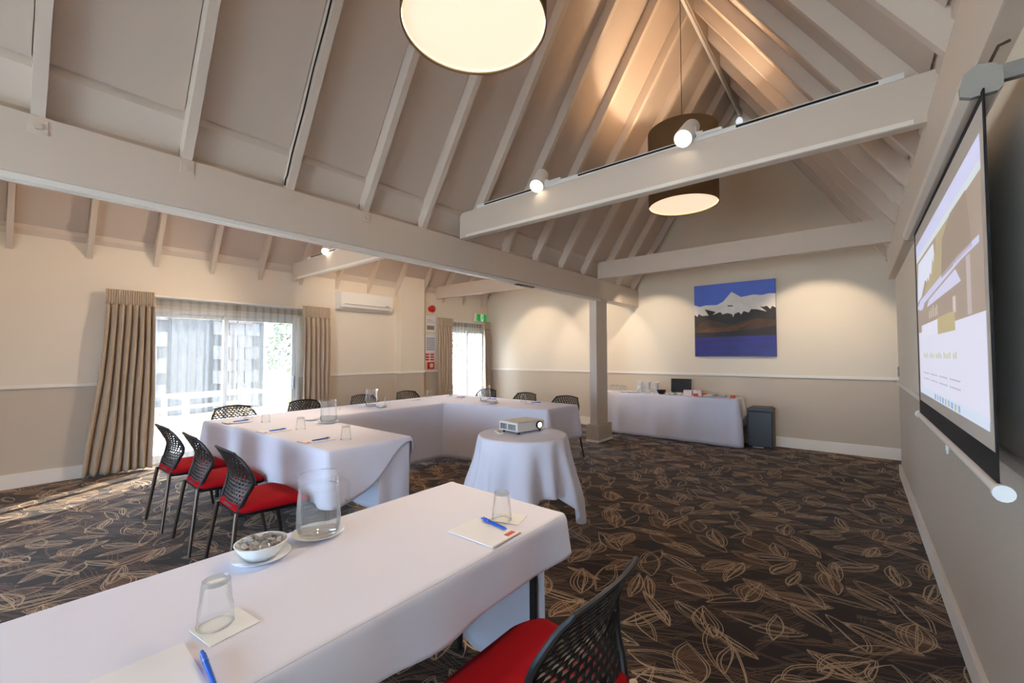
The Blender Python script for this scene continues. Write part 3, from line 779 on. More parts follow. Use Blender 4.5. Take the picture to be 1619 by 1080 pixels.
def notepad(x, y, rz, label, z=ZT+.001):
    if PADS: t = copy_tree(PADS[0])
    else:
        t = thing('notepad', (0, 0, 0), label, 'notepad', 'white notepads')
        MB().box(-.074, .074, -.105, .105, 0, .004).obj('pages', M_PAPER, t)
        MB().box(.02, .066, -.096, -.076, .0040, .0044).obj('printed_logo', M_REDPRINT, t)
        MB().box(-.074, .074, -.112, -.105, 0, .005).obj('glued_edge', mat('pad_edge', RGB(205, 190, 185), .7), t)
        PADS.append(t)
    t.location = (x, y, z); t.rotation_euler = (0, 0, rz); t['label'] = label; return t
PENS = []
def pen(x, y, rz, label, z=ZT+.0055):
    if PENS: t = copy_tree(PENS[0])
    else:
        t = thing('pen', (0, 0, 0), label, 'pen', 'blue ballpoint pens')
        r = .0058
        MB().tube([(-.070, 0, r), (-.060, 0, r), (.045, 0, r), (.058, 0, r)], [.002, .0045, r, r*.95], 10).obj('barrel', M_BLUE, t, smooth=True)
        MB().tube([(.028, 0, r), (.034, 0, r)], r*1.06, 10).obj('band', M_STEEL, t, smooth=True)
        MB().tube([(.058, 0, r), (.072, 0, r)], [.0035, .003], 8).obj('button', M_BLUE, t, smooth=True)
        MB().box(.022, .062, -.0015, .0015, r*2, r*2+.002).obj('clip', M_BLUE, t)
        PENS.append(t)
    t.location = (x, y, z); t.rotation_euler = (0, 0, rz); t['label'] = label; return t
def plate_prof(R): return [(0, .004), (R*.55, .004), (R*.62, .006), (R, .016), (R, .0185), (R*.60, .0095), (0, .0075)]
def saucer(x, y, R, label, group='white saucers', z=ZT):
    o = MB().lathe([(R*.5, 0), (R*.58, .0), (R, .014), (R+.001, .016), (R*.62, .006), (0.0005, .005)], 40).obj('saucer', M_CHINA, smooth=True, auto=50); o.location = (x, y, z)
    return tag(o, label, 'saucer', group)
def jug(x, y, rz, label, z=ZT, s=1.0, water=.055):
    t = thing('water_jug', (x, y, z), label, 'jug', 'glass water jugs', rz); t.scale = (s, s, s)
    ou = [(0, 0), (.056, 0), (.066, .006), (.073, .030), (.072, .075), (.068, .135), (.064, .160), (.0655, .205)]
    body = MB(); n = 48; vs = []
    for i, (r, zz) in enumerate(ou):
        for k in range(n):
            a = 2*PI*k/n; sp = 0
            if i >= len(ou)-2: sp = .022*math.exp(-((math.atan2(math.sin(a-PI), math.cos(a-PI)))/.35)**2)*(1 if i == len(ou)-1 else .45)
            vs.append(((r+sp)*math.cos(a), (r+sp*.2)*math.sin(a), zz+sp*.15))
    body.add(vs, [(i*n+k, i*n+(k+1) % n, (i+1)*n+(k+1) % n, (i+1)*n+k) for i in range(len(ou)-1) for k in range(n)])
    b_ = body.obj('body', M_JUGGLASS, t, smooth=True, auto=60)
    MB().lathe([(.0635, .1555), (.0665, .160), (.0635, .1645)], 40).obj('neck_ring', thin_glass('rim_glass'), t, smooth=True)
    MB().lathe([(.065, .2035), (.0675, .206), (.065, .2085)], 40).obj('rim', thin_glass('rim_glass'), t, smooth=True)
    MB().tube([(.062, 0, .190), (.085, 0, .192), (.104, 0, .187), (.108, 0, .170), (.107, 0, .125), (.099, 0, .116)], .0065, 8).obj('handle', thin_glass('rim_glass'), t, smooth=True)
    MB().lathe([(0, .010), (.058, .010), (.067, .016), (.0705, .03), (.0705, water), (0, water)], 40).obj('water', M_WATER, t, smooth=True, auto=40)
    return t
# foreground table
saucer(-1.462, .548, .083, 'white saucer under the bowl of mints', 'white saucers')
def bowl(x, y, R, h, label, z, m=M_CHINA, name='bowl'):
    o = MB().lathe([(0, .004), (R*.45, .004), (R*.48, 0), (R*.55, 0), (R*.80, h*.45), (R, h), (R-.004, h+.001), (R*.76, h*.50), (R*.5, .010), (0, .009)], 44).obj(name, m, smooth=True, auto=50)
    o.location = (x, y, z); return tag(o, label, 'bowl', None)
bowl(-1.462, .548, .075, .047, 'white bowl of wrapped mints on the foreground table', ZT+.007)
M_FOIL = mat('foil_wrapper', RGB(205, 202, 200), .3, .6, var=.45, scale=70, col2=RGB(88, 80, 72))
M_FOIL2 = mat('printed_wrapper', RGB(235, 233, 230), .35, var=.6, scale=60, col2=RGB(105, 95, 80))
nm = 0
for ring, cnt in ((0.0, 1), (.027, 6), (.050, 11)):
    for k in range(cnt):
        a = 2*PI*k/max(cnt, 1)+ring*40; r = ring
        o = MB().add(*(lambda vs, fs: (vs, fs))(
            [(-.016, -.007, .001), (-.016, .007, .006), (-.010, 0, .003), (-.009, -.006, 0), (-.009, .006, 0), (-.009, .006, .009), (-.009, -.006, .009), (.009, -.006, 0), (.009, .006, 0), (.009, .006, .009), (.009, -.006, .009), (.010, 0, .004), (.016, -.007, .007), (.016, .007, .001)],
            [(3, 4, 5, 6), (7, 10, 9, 8), (3, 7, 8, 4), (4, 8, 9, 5), (5, 9, 10, 6), (6, 10, 7, 3), (0, 1, 2), (2, 5, 1), (2, 0, 6), (11, 12, 13), (11, 10, 12), (11, 13, 9)])).obj('wrapped_mint', M_FOIL if (k+cnt) % 2 else M_FOIL2)
        o.location = (-1.462+r*math.cos(a), .548+r*math.sin(a), ZT+.047+.008*(1-ring/.05)+random.uniform(-.002, .003))
        o.rotation_euler = (random.uniform(-.5, .5), random.uniform(-.5, .5), random.random()*6)
        tag(o, 'small foil-wrapped mint in the white bowl', 'sweet', 'wrapped mints in the bowl')
saucer(-1.492, .745, .085, 'white saucer under the foreground water jug', 'white saucers')
jug(-1.492, .745, .62, 'glass water jug on the foreground table beside the bowl of mints', ZT+.0075)
flat('paper_coaster', -1.163, .360, ZT+.001, .105, .105, .0022, .12, mat('ivory_paper', RGB(240, 240, 236), .9), 'ivory paper coaster under the tumbler at the bottom left', 'coaster', 'paper coasters')
tumbler(-1.185, .347, 'upturned glass tumbler at the bottom left of the near table', ZT+.0035)
notepad(-1.06, .205, PI/2-.02, 'white notepad at the bottom edge under a blue pen')
pen(-1.015, .287, PI-.10, 'blue pen nearest the camera on the bottom notepad')
flat('paper_coaster', -1.055, 1.285, ZT+.001, .10, .10, .0022, .3, mat('ivory_paper'), 'ivory paper coaster under the tumbler at the far end of the near table', 'coaster', 'paper coasters')
tumbler(-1.075, 1.255, 'upturned glass tumbler at the far end of the near table', ZT+.0035)
notepad(-1.05, 1.125, PI/2+.03, 'white notepad at the far end of the near table')
pen(-1.058, 1.190, PI-.13, 'blue pen on the notepad at the far end of the near table')
# table with the three chairs
ZT2 = ZT+.003
for (x, px, py, lab) in ((-3.02, -3.107, 1.56, 'nearest the end of the table'), (-3.72, -3.787, 1.53, 'in the middle'), (-4.45, -4.585, 1.52, 'nearest the window')):
    notepad(px-.02, py-.02, .06, 'white notepad at the place %s, row of three chairs' % lab, ZT2)
    pen(px, py, PI/2+.05, 'blue pen at the place %s, row of three chairs' % lab, ZT2+.005)
tumbler(-2.985, 1.69, 'upturned tumbler nearest the end of the table with three chairs', ZT2)
tumbler(-3.70, 1.68, 'upturned tumbler in front of the jug, middle place of three', ZT2)
tumbler(-4.35, 1.65, 'upturned tumbler at the window end place of three', ZT2)
tumbler(-4.80, 1.66, 'upturned tumbler in front of the chair at the sliding door', ZT-.002)
saucer(-3.86, 2.01, .09, 'white saucer under the jug at the inner corner', z=ZT2)
jug(-3.86, 2.01, .7, 'glass water jug at the inner corner of the left tables', ZT2+.007)
saucer(-4.16, 1.99, .075, 'white saucer beside the jug at the inner corner', z=ZT2)
tumbler(-4.36, 2.24, 'upturned tumbler just behind the inner corner jug', ZT-.002)
# window side and back
ZC = ZT-.002
jug(-4.74, 3.02, -2.4, 'glass water jug on the window-side table, below the air conditioner', ZC+.006, 1.0)
saucer(-4.74, 3.02, .085, 'white saucer under the window-side jug', z=ZC)
saucer(-4.52, 3.02, .078, 'white saucer stacked under a bowl on the window-side table', z=ZC)
bowl(-4.52, 3.02, .068, .04, 'white bowl of sweets on the window-side table', ZC+.006)
tumbler(-4.78, 3.28, 'upturned tumbler behind the bowl on the window-side table', ZC)
tumbler(-4.95, 4.12, 'upturned tumbler at the window end of the back corner', ZT+.005)
tumbler(-4.80, 4.40, 'upturned tumbler in front of the drape at the narrow door', ZT+.005)
notepad(-4.96, 3.82, 1.5, 'white notepad in front of the pier chair', ZC+.002)
notepad(-4.52, 4.42, .05, 'white notepad in front of the narrow glazed door', ZT+.005)
pen(-4.56, 4.40, .4, 'blue pen in front of the narrow glazed door', ZT+.010)
ZD = ZT+.005
jug(-3.92, 4.24, 2.6, 'glass water jug on the back table beside the narrow door', ZD+.006)
saucer(-3.92, 4.24, .085, 'white saucer under the back table jug', z=ZD)
bowl(-3.69, 4.14, .068, .04, 'white bowl of sweets on the back table', ZD+.006)
saucer(-3.69, 4.14, .078, 'white saucer under the bowl on the back table', z=ZD)
tumbler(-3.47, 4.50, 'upturned tumbler in front of the middle back chair', ZD)
notepad(-3.30, 4.50, .1, 'white notepad on the back table near the post', ZD)
pen(-3.28, 4.52, .35, 'blue pen on the back table near the post', ZD+.005)
pen(-4.05, 4.52, .4, 'blue pen on the back table behind the jug', ZD+.001)

# ------------------------------------------------------------------ projector
pj = thing('projector', (-2.20, 2.83, .7415), 'white video projector with lit lens on the round table', 'projector', None, -.16)
M_PJ = mat('projector_shell', RGB(226, 222, 212), .45)
MB().box(-.115, .115, -.155, .155, .018, .092).obj('case', M_PJ, pj, bevel=.008)
MB().box(-.10, .10, -.140, .140, .092, .096).obj('top_cover', M_PJ, pj, bevel=.003)
for k in range(14):
    if k == 6: continue
    MB().box(-.092+k*.0135, -.084+k*.0135, -.1575, -.153, .032, .078).obj('vent_slot', mat('vent_dark', RGB(96, 100, 108), .6), pj)
MB().tube([(.113, .085, .058), (.128, .085, .058)], .033, 24).obj('lens_ring', M_BLACK, pj, smooth=True, auto=40)
MB().tube([(.128, .085, .058), (.1295, .085, .058)], .022, 20).obj('lens', mat('lit_lens', RGB(220, 235, 255), .1, emit=4.0, ecol=(.8, .9, 1, 1)), pj)
MB().tube([(.03, .05, .095), (.03, .05, .104)], .014, 12).obj('focus_knob', M_PJ, pj)
for sx, sy in ((-.09, -.12), (-.09, .12), (.09, -.12), (.09, .12)): MB().tube([(sx, sy, 0), (sx, sy, .02)], .010, 8).obj('foot', M_BLACK, pj)
rm = thing('remote_control', (-2.285, 2.635, .7415), 'white remote control lying beside the projector', 'remote', None, 1.0)
MB().box(-.02, .02, -.065, .065, 0, .014).obj('shell', M_WHITE, rm, bevel=.004)
for k in range(4): MB().box(-.01, .01, -.045+k*.022, -.033+k*.022, .014, .016).obj('button', M_STEEL, rm)

# ------------------------------------------------------------------ buffet items
def cup(x, y, z, label, g):
    t = thing('coffee_cup', (x, y, z), label, 'cup', g)
    MB().lathe([(0, .003), (.032, .0), (.044, .02), (.052, .062), (.050, .062), (.041, .02), (0, .008)], 24).obj('bowl', M_CHINA, t, smooth=True, auto=50)
    MB().tube([(.048, 0, .050), (.070, 0, .048), (.070, 0, .026), (.045, 0, .022)], .004, 6).obj('handle', M_CHINA, t, smooth=True)
    return t
c0 = None
for i, xx in enumerate((-2.95, -2.81, -2.67)):
    for j in range(3):
        lab = 'white coffee cup, %s of the %s stack on the buffet' % (('bottom', 'middle', 'top')[j], ('left', 'middle', 'right')[i])
        if c0 is None: c0 = cup(xx, 7.17, ZB, lab, 'stacked coffee cups on the buffet'); o = c0
        else: o = copy_tree(c0)
        o.location = (xx, 7.17, ZB+.001+.064*j); o.rotation_euler = (0, 0, j*.9+i-2); o['label'] = lab
for i in range(7):
    tumbler(-3.48+.085*i - (.34 if i > 3 else 0), 7.14 + (.09 if i > 3 else 0), 'upturned tumbler among the glasses at the post end of the buffet', ZB+.001)
for k in range(3):
    saucer(-3.20+.09*k, 7.05+.04*k, .06, ('white saucer by the buffet tumblers', 'white saucer between buffet tumblers and cups', 'white saucer just in front of the coffee cups')[k], 'white saucers', ZB+.001)
bowl(-2.55, 7.09, .075, .07, 'black bowl of tea bags on the buffet', ZB+.001, M_BLACK)
tray = thing('black_easel', (-2.30, 7.30, ZB+.001), 'black board standing on an easel at the back of the buffet', 'display board')
MB().prism([(-.155, .03), (.155, .03), (.165, .05), (.165, .255), (-.165, .255), (-.165, .05)], lambda u, v, k: (u, (.012 if k else 0)+.10*v, v)).obj('board', M_BLACK, tray, bevel=.002)
MB().box(-.14, -.12, -.05, .10, 0, .03).box(.12, .14, -.05, .10, 0, .03).obj('stand', M_BLACKM, tray)
M_BOXP = mat('pink_print_card', RGB(244, 240, 238), .6, var=.4, scale=24, col2=RGB(232, 205, 205))
for k, (xx, yy, lab) in enumerate(((-2.13, 7.14, 'left of the two'), (-1.99, 7.16, 'right of the two'))):
    flat('tea_box', xx, yy, ZB+.001, .13, .10, .085, .1*k, M_BOXP, 'white printed tea box, %s beside the black board' % lab, 'box', 'tea boxes', .003)
M_ORANGE = mat('red_orange_card', RGB(224, 70, 46), .6)
for xx, yy, lab in ((-1.985, 7.03, 'in front of the tea boxes'), (-1.90, 7.17, 'beside the right-hand tea box'), (-1.47, 7.09, 'at the bin end of the buffet')):
    flat('table_card', xx, yy, ZB+.001, .065, .02, .045, .1, M_ORANGE, 'small red orange card %s' % lab, 'card', 'red cards on the buffet')
for k, (xx, yy, n_, lab) in enumerate(((-1.78, 7.20, 4, 'left'), (-1.82, 7.05, 2, 'front'), (-1.62, 7.18, 3, 'right'))):
    for j in range(n_):
        saucer(xx, yy, .068, 'white side plate, number %s from the bottom of the %s pile by the red cards' % (('one', 'two', 'three', 'four')[j], lab), 'side plates on the buffet', ZB+.001+.009*j)
for k, xx in enumerate((-2.38, -2.25)):
    bowl(xx, 7.06, .058, .035, 'small white bowl in front of the black board, %s one' % ('left', 'right')[k], ZB+.001)

# pedal bin
bn = thing('pedal_bin', (-1.13, 7.27, 0), 'dark grey rectangular pedal bin beside the buffet', 'bin')
M_BIN = mat('charcoal_steel', RGB(74, 74, 76), .4, .5)
MB().box(-.165, .165, -.13, .15, .02, .545).obj('body', M_BIN, bn, bevel=.02)
MB().prism([(-.168, .55), (.168, .55), (.165, .58), (.13, .602), (-.13, .602), (-.165, .58)], lambda u, v, k: (u, .155 if k else -.135, v)).obj('lid', M_BIN, bn, smooth=True, auto=35)
MB().box(-.155, .155, -.12, .14, 0, .02).obj('base', M_BLACK, bn)
MB().box(-.09, .05, -.185, -.12, .018, .030).obj('pedal', M_STEEL, bn, bevel=.004)

# ------------------------------------------------------------------ projection screen
M_SCR = mat('screen_fabric', RGB(206, 196, 184), .8)
XS = .262
Y0, Y1 = 1.56, 3.21
sc = thing('projection_screen', (0, 0, 0), 'pull-down projection screen showing a web page, on the right wall', 'projection screen')
def bow(yy, z):                                        # slight bow of the hanging fabric
    return XS + .012*math.sin((z-1.1)/.9*PI)*0 + .0
case = [(-.045, .0), (-.047, .022), (-.035, .052), (-.005, .066), (.035, .060), (.052, .040), (.052, .004), (.04, -.006), (-.02, -.008)]
MB().prism(case, lambda u, v, k: (XS-.002+u*.8, 3.36 if k else 1.60, 2.052+v*1.12)).obj('housing', mat('screen_case', RGB(226, 216, 204), .45), sc, bevel=.002)
capm = mat('grey_end_cap', RGB(150, 146, 138), .5)
for a, b_ in ((1.584, 1.602), (3.358, 3.372)): MB().prism([(x*.98, z*1.0) for x, z in case], lambda u, v, k: (XS-.002+u*.8, b_ if k else a, 2.052+v*1.12)).obj('end_cap', capm, sc)
def strap(pts, m, name, p=sc): return MB().tube(pts, .004, 6).obj(name, m, p)
MB().box(XS+.03, XR, 1.61, 1.63, 2.08, 2.12).obj('bracket', M_STEEL, sc); MB().box(XS+.03, XR, 3.30, 3.32, 2.08, 2.12).obj('bracket', M_STEEL, sc)
strap([(XS+.02, 1.60, 2.13), (XS+.035, 1.60, 2.165), (XS+.055, 1.60, 2.17)], M_BRONZE, 'hook')
ZS0, ZS1 = 1.062, 2.050
fab = MB().box(XS-.002, XS+.002, Y0, Y1, ZS0, ZS1).obj('fabric', M_BLACKM, sc)
xf = XS-.0025
def pic(name, y0, y1, z0, z1, col, e=.30, lift=0, poly=None, mname=None, parent=fab):
    # e: share of projector light; the projected page is light on white fabric
    m = mat(mname or ('projected_' + name + str(len(MATS))), tuple(c*.55 for c in col[:3])+(1,), .8, emit=e, ecol=col)
    x = xf - .0008*(1+lift)
    P = poly or [(y0, z0), (y1, z0), (y1, z1), (y0, z1)]
    return MB().add([(x, a, b_) for a, b_ in P], [tuple(range(len(P)))]).obj(name, m, parent)
wy0, wy1, wz0, wz1 = Y0+.010, Y1-.055, ZS0+.075, 2.022
MB().add([(xf, wy0, wz0), (xf, wy1, wz0), (xf, wy1, wz1), (xf, wy0, wz1)], [(0, 1, 2, 3)]).obj('white_field', M_SCR, fab)
# page area (u: 0 at far end (left in view) .. 1 near end; w: 0 bottom .. 1 top)
def pg(u, w): return (wy1-.04 - (wy1-wy0-.075)*u, wz0+.045 + (wz1-wz0-.10)*w)
def pr(name, u0, u1, w0, w1, col, e, lift=0):
    a, b_ = pg(u0, w0), pg(u1, w1); return pic(name, min(a[0], b_[0]), max(a[0], b_[0]), a[1], b_[1], col, e, lift)
def pp(name, pts, col, e, lift=0): return pic(name, 0, 0, 0, 0, col, e, lift, [pg(*p) for p in pts])
LAV = RGB(214, 210, 238)
pr('browser_bar', 0, 1, .90, .985, RGB(206, 208, 238), .62)
pr('address_bar', .0, 1, .865, .90, RGB(214, 222, 226), .60)
pr('hero_picture', 0, 1, .395, .865, RGB(190, 172, 156), .42)
pp('sky_patch', [(0, .60), (.05, .845), (.42, .845), (.45, .68), (.30, .66), (.22, .70), (.12, .62)], RGB(216, 220, 236), .66, 1)
pp('tree_patch', [(.20, .615), (.22, .66), (.25, .64), (.28, .70), (.31, .67), (.34, .71), (.37, .69), (.40, .77), (.42, .74), (.44, .80), (.46, .77), (.48, .86), (.70, .86), (.72, .64), (.50, .61)], RGB(204, 188, 152), .44, 2)
pp('dark_tree_patch', [(.55, .62), (.58, .80), (.70, .865), (.88, .865), (.92, .64)], RGB(182, 164, 146), .40, 3)
pp('snow_roof', [(.0, .56), (.10, .60), (.78, .655), (.98, .655), (.98, .63), (.80, .625), (.20, .565), (.16, .535), (.08, .535)], RGB(206, 206, 236), .62, 3)
pp('far_roof', [(.30, .565), (.74, .61), (.80, .545), (.25, .53)], RGB(212, 210, 234), .6, 2)
for k, u in enumerate((.30, .34, .38, .42, .45)): pr('light_post', u, u+.012, .455, .50+.01*(k % 3), RGB(226, 214, 204), .55, 3)
pr('light_wall', .70, .735, .43, .50, RGB(218, 206, 206), .55, 3); pr('right_post', .86, .90, .40, .62, RGB(206, 192, 190), .5, 3)
pr('page_body', 0, 1, .03, .395, RGB(216, 216, 232), .66)
pr('page_card', .10, .46, .36, .435, RGB(220, 218, 234), .66, 2)
pr('gold_button', .46, .72, .355, .44, RGB(204, 188, 146), .5, 3)
for k in range(22):
    u = .14 + k*.027
    if k % 5 != 4: pr('heading_stroke', u, u+.018, .232, .232+.022+.008*(k % 3 == 0), RGB(206, 206, 178), .55, 3)
for rr, ww in enumerate((.135, .10)):
    for k in range(24):
        u = .12 + k*.028
        if k % 6 != 5: pr('text_stroke', u, u+.020, ww, ww+.008, RGB(190, 190, 204), .5, 3)
pr('task_bar', 0, 1, .0, .045, RGB(210, 220, 236), .62, 1)
for k in range(9): pr('task_icon', .36+k*.045, .385+k*.045, .008, .036, (RGB(150, 178, 220), RGB(196, 200, 170), RGB(170, 190, 214))[k % 3], .5, 3)
MB().tube([(XS, Y0-.03, ZS0-.012), (XS, Y1+.03, ZS0-.012)], .014, 12).obj('bottom_bar', M_TRIM, sc, smooth=True, auto=50)
for yy in (Y0-.045, Y1+.03): MB().tube([(XS, yy, ZS0-.012), (XS, yy+.015, ZS0-.012)], .020, 14).obj('bar_end', M_WHITE, sc, smooth=True, auto=50)
MB().tube([(XS, 2.32, ZS0-.02), (XS, 2.32, ZS0-.05), (XS, 2.335, ZS0-.065), (XS, 2.35, ZS0-.05), (XS, 2.35, ZS0-.02)], .0035, 6).obj('pull_loop', M_WHITE, sc, smooth=True)

# ------------------------------------------------------------------ painting
pt = thing('painting', (-2.108, 7.498, 1.352), 'unframed canvas of a snowy peak above a blue lake', 'painting')
PW, PH = 1.173, 1.183
MB().box(0, PW, -.035, 0, 0, PH).obj('canvas', mat('canvas_side', RGB(60, 66, 130), .7), pt)
def paint(name, pts, m, lift):
    y = -.0352 - .0004*lift
    return MB().add([(u*PW, y, (1-w)*PH) for u, w in pts], [tuple(range(len(pts)))]).obj(name, m, pt)
P_SKY = mat('paint_sky', RGB(66, 92, 196), .45, var=.6, scale=2.2, col2=RGB(98, 128, 228)); P_SNOW = mat('paint_snow', RGB(250, 245, 238), .5, var=.3, scale=9, col2=RGB(220, 208, 198))
P_ROCK = mat('paint_rock', RGB(58, 46, 34), .5, var=.6, scale=7, col2=RGB(28, 24, 20)); P_LAND = mat('paint_land', RGB(96, 62, 34), .5, var=.6, scale=8, col2=RGB(52, 38, 24))
P_LAKE = mat('paint_lake', RGB(18, 10, 62), .4, var=.8, scale=6, stretch=(.5, 1, 5), col2=RGB(44, 34, 160)); P_SHORE = mat('paint_shore', RGB(44, 32, 34), .5)
paint('painted_sky', [(0, 0), (1, 0), (1, .45), (0, .45)], P_SKY, 0)
paint('painted_rock', [(0, .33), (.15, .33), (.35, .32), (.5, .30), (.8, .27), (1, .27), (1, .72), (0, .72)], P_ROCK, 1)
paint('painted_snow', [(0, .27), (.07, .30), (.15, .285), (.30, .29), (.38, .25), (.44, .18), (.485, .125), (.53, .155), (.60, .205), (.68, .195), (.75, .185), (.85, .20), (.92, .185), (1, .19),
       (1, .375), (.96, .35), (.94, .39), (.90, .345), (.86, .355), (.82, .345), (.90, .42), (.80, .385), (.72, .375), (.69, .42), (.63, .395), (.60, .44), (.57, .405), (.52, .425), (.50, .47), (.49, .43), (.43, .41), (.37, .425), (.34, .39), (.24, .425), (.28, .385), (.20, .36), (.14, .34), (.19, .43), (.10, .43), (.06, .40), (.04, .44), (0, .41)], P_SNOW, 2)
paint('painted_ledge', [(.43, .305), (.50, .31), (.50, .325), (.44, .32)], P_ROCK, 3)
paint('painted_foothill', [(0, .62), (.08, .52), (.2, .49), (.33, .53), (.47, .57), (.62, .53), (.78, .50), (1, .53), (1, .60), (.75, .64), (.5, .655), (.2, .665), (0, .675)], P_LAND, 2)
paint('painted_foothill', [(.0, .66), (.22, .60), (.42, .60), (.6, .57), (.72, .55), (.62, .60), (.52, .655), (.3, .668), (0, .68)], mat('paint_ochre', RGB(126, 78, 40), .5, var=.5, scale=12), 3)
paint('painted_shore', [(0, .66), (.3, .672), (.6, .662), (1, .64), (1, .75), (0, .75)], P_SHORE, 4)
paint('painted_lake', [(0, .735), (1, .725), (1, 1), (0, 1)], P_LAKE, 5)

# ------------------------------------------------------------------ things on the walls
ac = thing('air_conditioner', (XL, 3.66, 2.165), 'white split air conditioner high on the wall beside the pier', 'air conditioner')
prof = [(0, .0), (.12, .0), (.185, .035), (.205, .085), (.205, .285), (.195, .30), (0, .30)]
MB().prism(prof, lambda u, v, k: (u, 1.02 if k else 0, v)).obj('case', M_WHITE, ac, bevel=.006)
MB().box(.2035, .2075, .06, .97, .083, .090).obj('outlet_gap', mat('gap_dark', RGB(96, 88, 78), .7), ac)
MB().add([(.127, .06, .002), (.127, .96, .002), (.191, .96, .036), (.191, .06, .036)], [(0, 1, 2, 3)]).obj('louvre', mat('louvre_white', RGB(214, 206, 194), .5), ac, thick=.004)
MB().box(.2045, .208, .86, .93, .055+.045, .112).obj('badge', M_STEEL, ac)
al = thing('alarm_bell', (XL, 5.74, 2.345), 'round red fire alarm sounder on the wall', 'alarm')
MB().tube([(0, 0, 0), (.025, 0, 0), (.06, 0, 0), (.085, 0, 0), (.095, 0, 0)], [.062, .062, .078, .066, .03], 24).obj('sounder', mat('alarm_red', RGB(190, 28, 22), .3), al, smooth=True, auto=50)
MB().tube([(.094, 0, 0), (.104, 0, 0)], .014, 12).obj('centre_cap', M_STEEL, al)
M_GREEN = mat('exit_green', RGB(10, 160, 60), .4, emit=.35, ecol=RGB(10, 170, 60)); M_SIGNW = mat('sign_white', RGB(236, 240, 236), .4, emit=.3, ecol=(1, 1, 1, 1))
ex = thing('exit_sign', (XL, 7.02, 2.165), 'green and white running man exit sign above the narrow door', 'sign')
MB().box(0, .035, -.0, .42, 0, .185).obj('box', M_WHITE, ex, bevel=.003)
MB().box(.0352, .037, .065, .20, .012, .172).box(.0352, .037, .285, .405, .012, .172).obj('green_panel', M_GREEN, ex)
MB().box(.0352, .0365, .20, .285, .012, .172).obj('doorway_panel', M_SIGNW, ex)
MB().tube([(.037, .243, .143), (.039, .243, .143)], .014, 10).add([(.0375, y, z) for y, z in ((.235, .125), (.255, .120), (.258, .085), (.272, .05), (.262, .045), (.245, .075), (.225, .03), (.213, .035), (.232, .085), (.215, .10), (.22, .11))], [tuple(range(11))]).obj('running_figure', M_GREEN, ex)
def notice(y, z, w, h, label, bits):
    t = thing('wall_notice', (XL, y, z), label, 'notice', 'notices beside the pier')
    MB().box(0, .006, 0, w, 0, h).obj('sheet', M_PAPER, t)
    for a, b_, c, d, col in bits: MB().box(.0062, .0068, a*w, b_*w, c*h, d*h).obj('print_block', mat('print_%d_%d_%d' % col, RGB(*col), .7), t)
notice(5.60, 1.87, .28, .33, 'white notice with a grey picture, topmost beside the pier', [(.15, .85, .12, .38, (150, 140, 132)), (.15, .85, .6, .63, (180, 178, 176)), (.15, .7, .72, .75, (180, 178, 176))])
notice(5.60, 1.45, .28, .36, 'white notice with blue grey text, middle one beside the pier', [(.1, .9, .1+.11*k, .16+.11*k, (150, 158, 182)) for k in range(7)])
notice(5.58, 1.25, .28, .18, 'red and white fire notice above the call point', [(.1, .45, .12+.3*k, .32+.3*k, (206, 70, 56)) for k in range(3)] + [(.55, .9, .12+.3*k, .32+.3*k, (206, 70, 56)) for k in range(3)])
cp = thing('fire_call_point', (XL, 5.66, 1.10), 'red fire alarm call point below the wall notices', 'call point')
MB().box(0, .045, 0, .15, 0, .14).obj('case', mat('alarm_red'), cp, bevel=.006)
MB().box(.045, .048, .035, .115, .03, .11).obj('glass_window', mat('call_glass', RGB(226, 206, 176), .3), cp)
sw = thing('light_switch', (XR, 6.46, 1.13), 'small grey light switch at the end of the right wall', 'switch')
MB().box(-.012, 0, -.04, .04, 0, .11).obj('plate', mat('grey_end_cap'), sw, bevel=.002); MB().box(-.016, -.012, -.012, .012, .04, .07).obj('rocker', M_WHITE, sw)

# ------------------------------------------------------------------ pendant lamps
M_SHADE_O = mat('brown_linen_shade', RGB(122, 96, 64), .9, var=.3, scale=120); M_SHADE_I = mat('shade_lining', RGB(240, 226, 205), .7)
M_DIFF = mat('lit_diffuser', RGB(235, 225, 210), .6, emit=.70, ecol=(1.0, .77, .54, 1))
def pendant(y, label, px=-1.385, top=None, gain=1.0):
    t = thing('pendant_lamp', (px, y, 2.95), label, 'pendant lamp', 'brown drum pendant lamps')
    R, H = .345, .79
    MB().lathe([(R, 0), (R, H)], 64).obj('shade', M_SHADE_O, t, smooth=True)
    MB().lathe([(R-.004, .002), (R-.004, H-.002)], 64).obj('lining', M_SHADE_I, t, smooth=True)
    MB().lathe([(R+.001, -.002), (R+.001, .008), (R-.006, .008), (R-.006, -.002)], 64, closed=True).obj('rim', M_SHADE_O, t)
    MB().lathe([(R+.001, H-.008), (R+.001, H+.002), (R-.006, H+.002), (R-.006, H-.008)], 64, closed=True).obj('rim', M_SHADE_O, t)
    MB().lathe([(0, .020), (R-.008, .020), (R-.008, .026), (0, .026)], 64).obj('diffuser', M_DIFF, t, smooth=True, auto=30)
    top = top or zu(-1.385)-.1-2.95
    MB().tube([(0, 0, H-.1), (0, 0, top)], .0035, 6).obj('flex', M_BLACKM, t)
    MB().tube([(-R+.004, 0, H-.02), (R-.004, 0, H-.02)], .004, 6).tube([(0, -R+.004, H-.02), (0, R-.004, H-.02)], .004, 6).obj('spider', M_STEEL, t)
    MB().tube([(0, 0, H-.30), (0, 0, H-.10)], .022, 10).obj('lamp_holder', M_WHITE, t, smooth=True)
    ld = bpy.data.lights.new('pendant_bulb', 'POINT'); ld.energy = PENDANT_W*gain; ld.color = WARM; ld.shadow_soft_size = .06
    lo = bpy.data.objects.new('bulb', ld); COL.objects.link(lo); lo.parent = t; lo.location = (0, 0, H-.36)
    return t
pendant(1.42, 'large brown drum pendant cut off by the top of the picture')
pendant(4.56, 'brown drum pendant hanging beyond the tie beam')
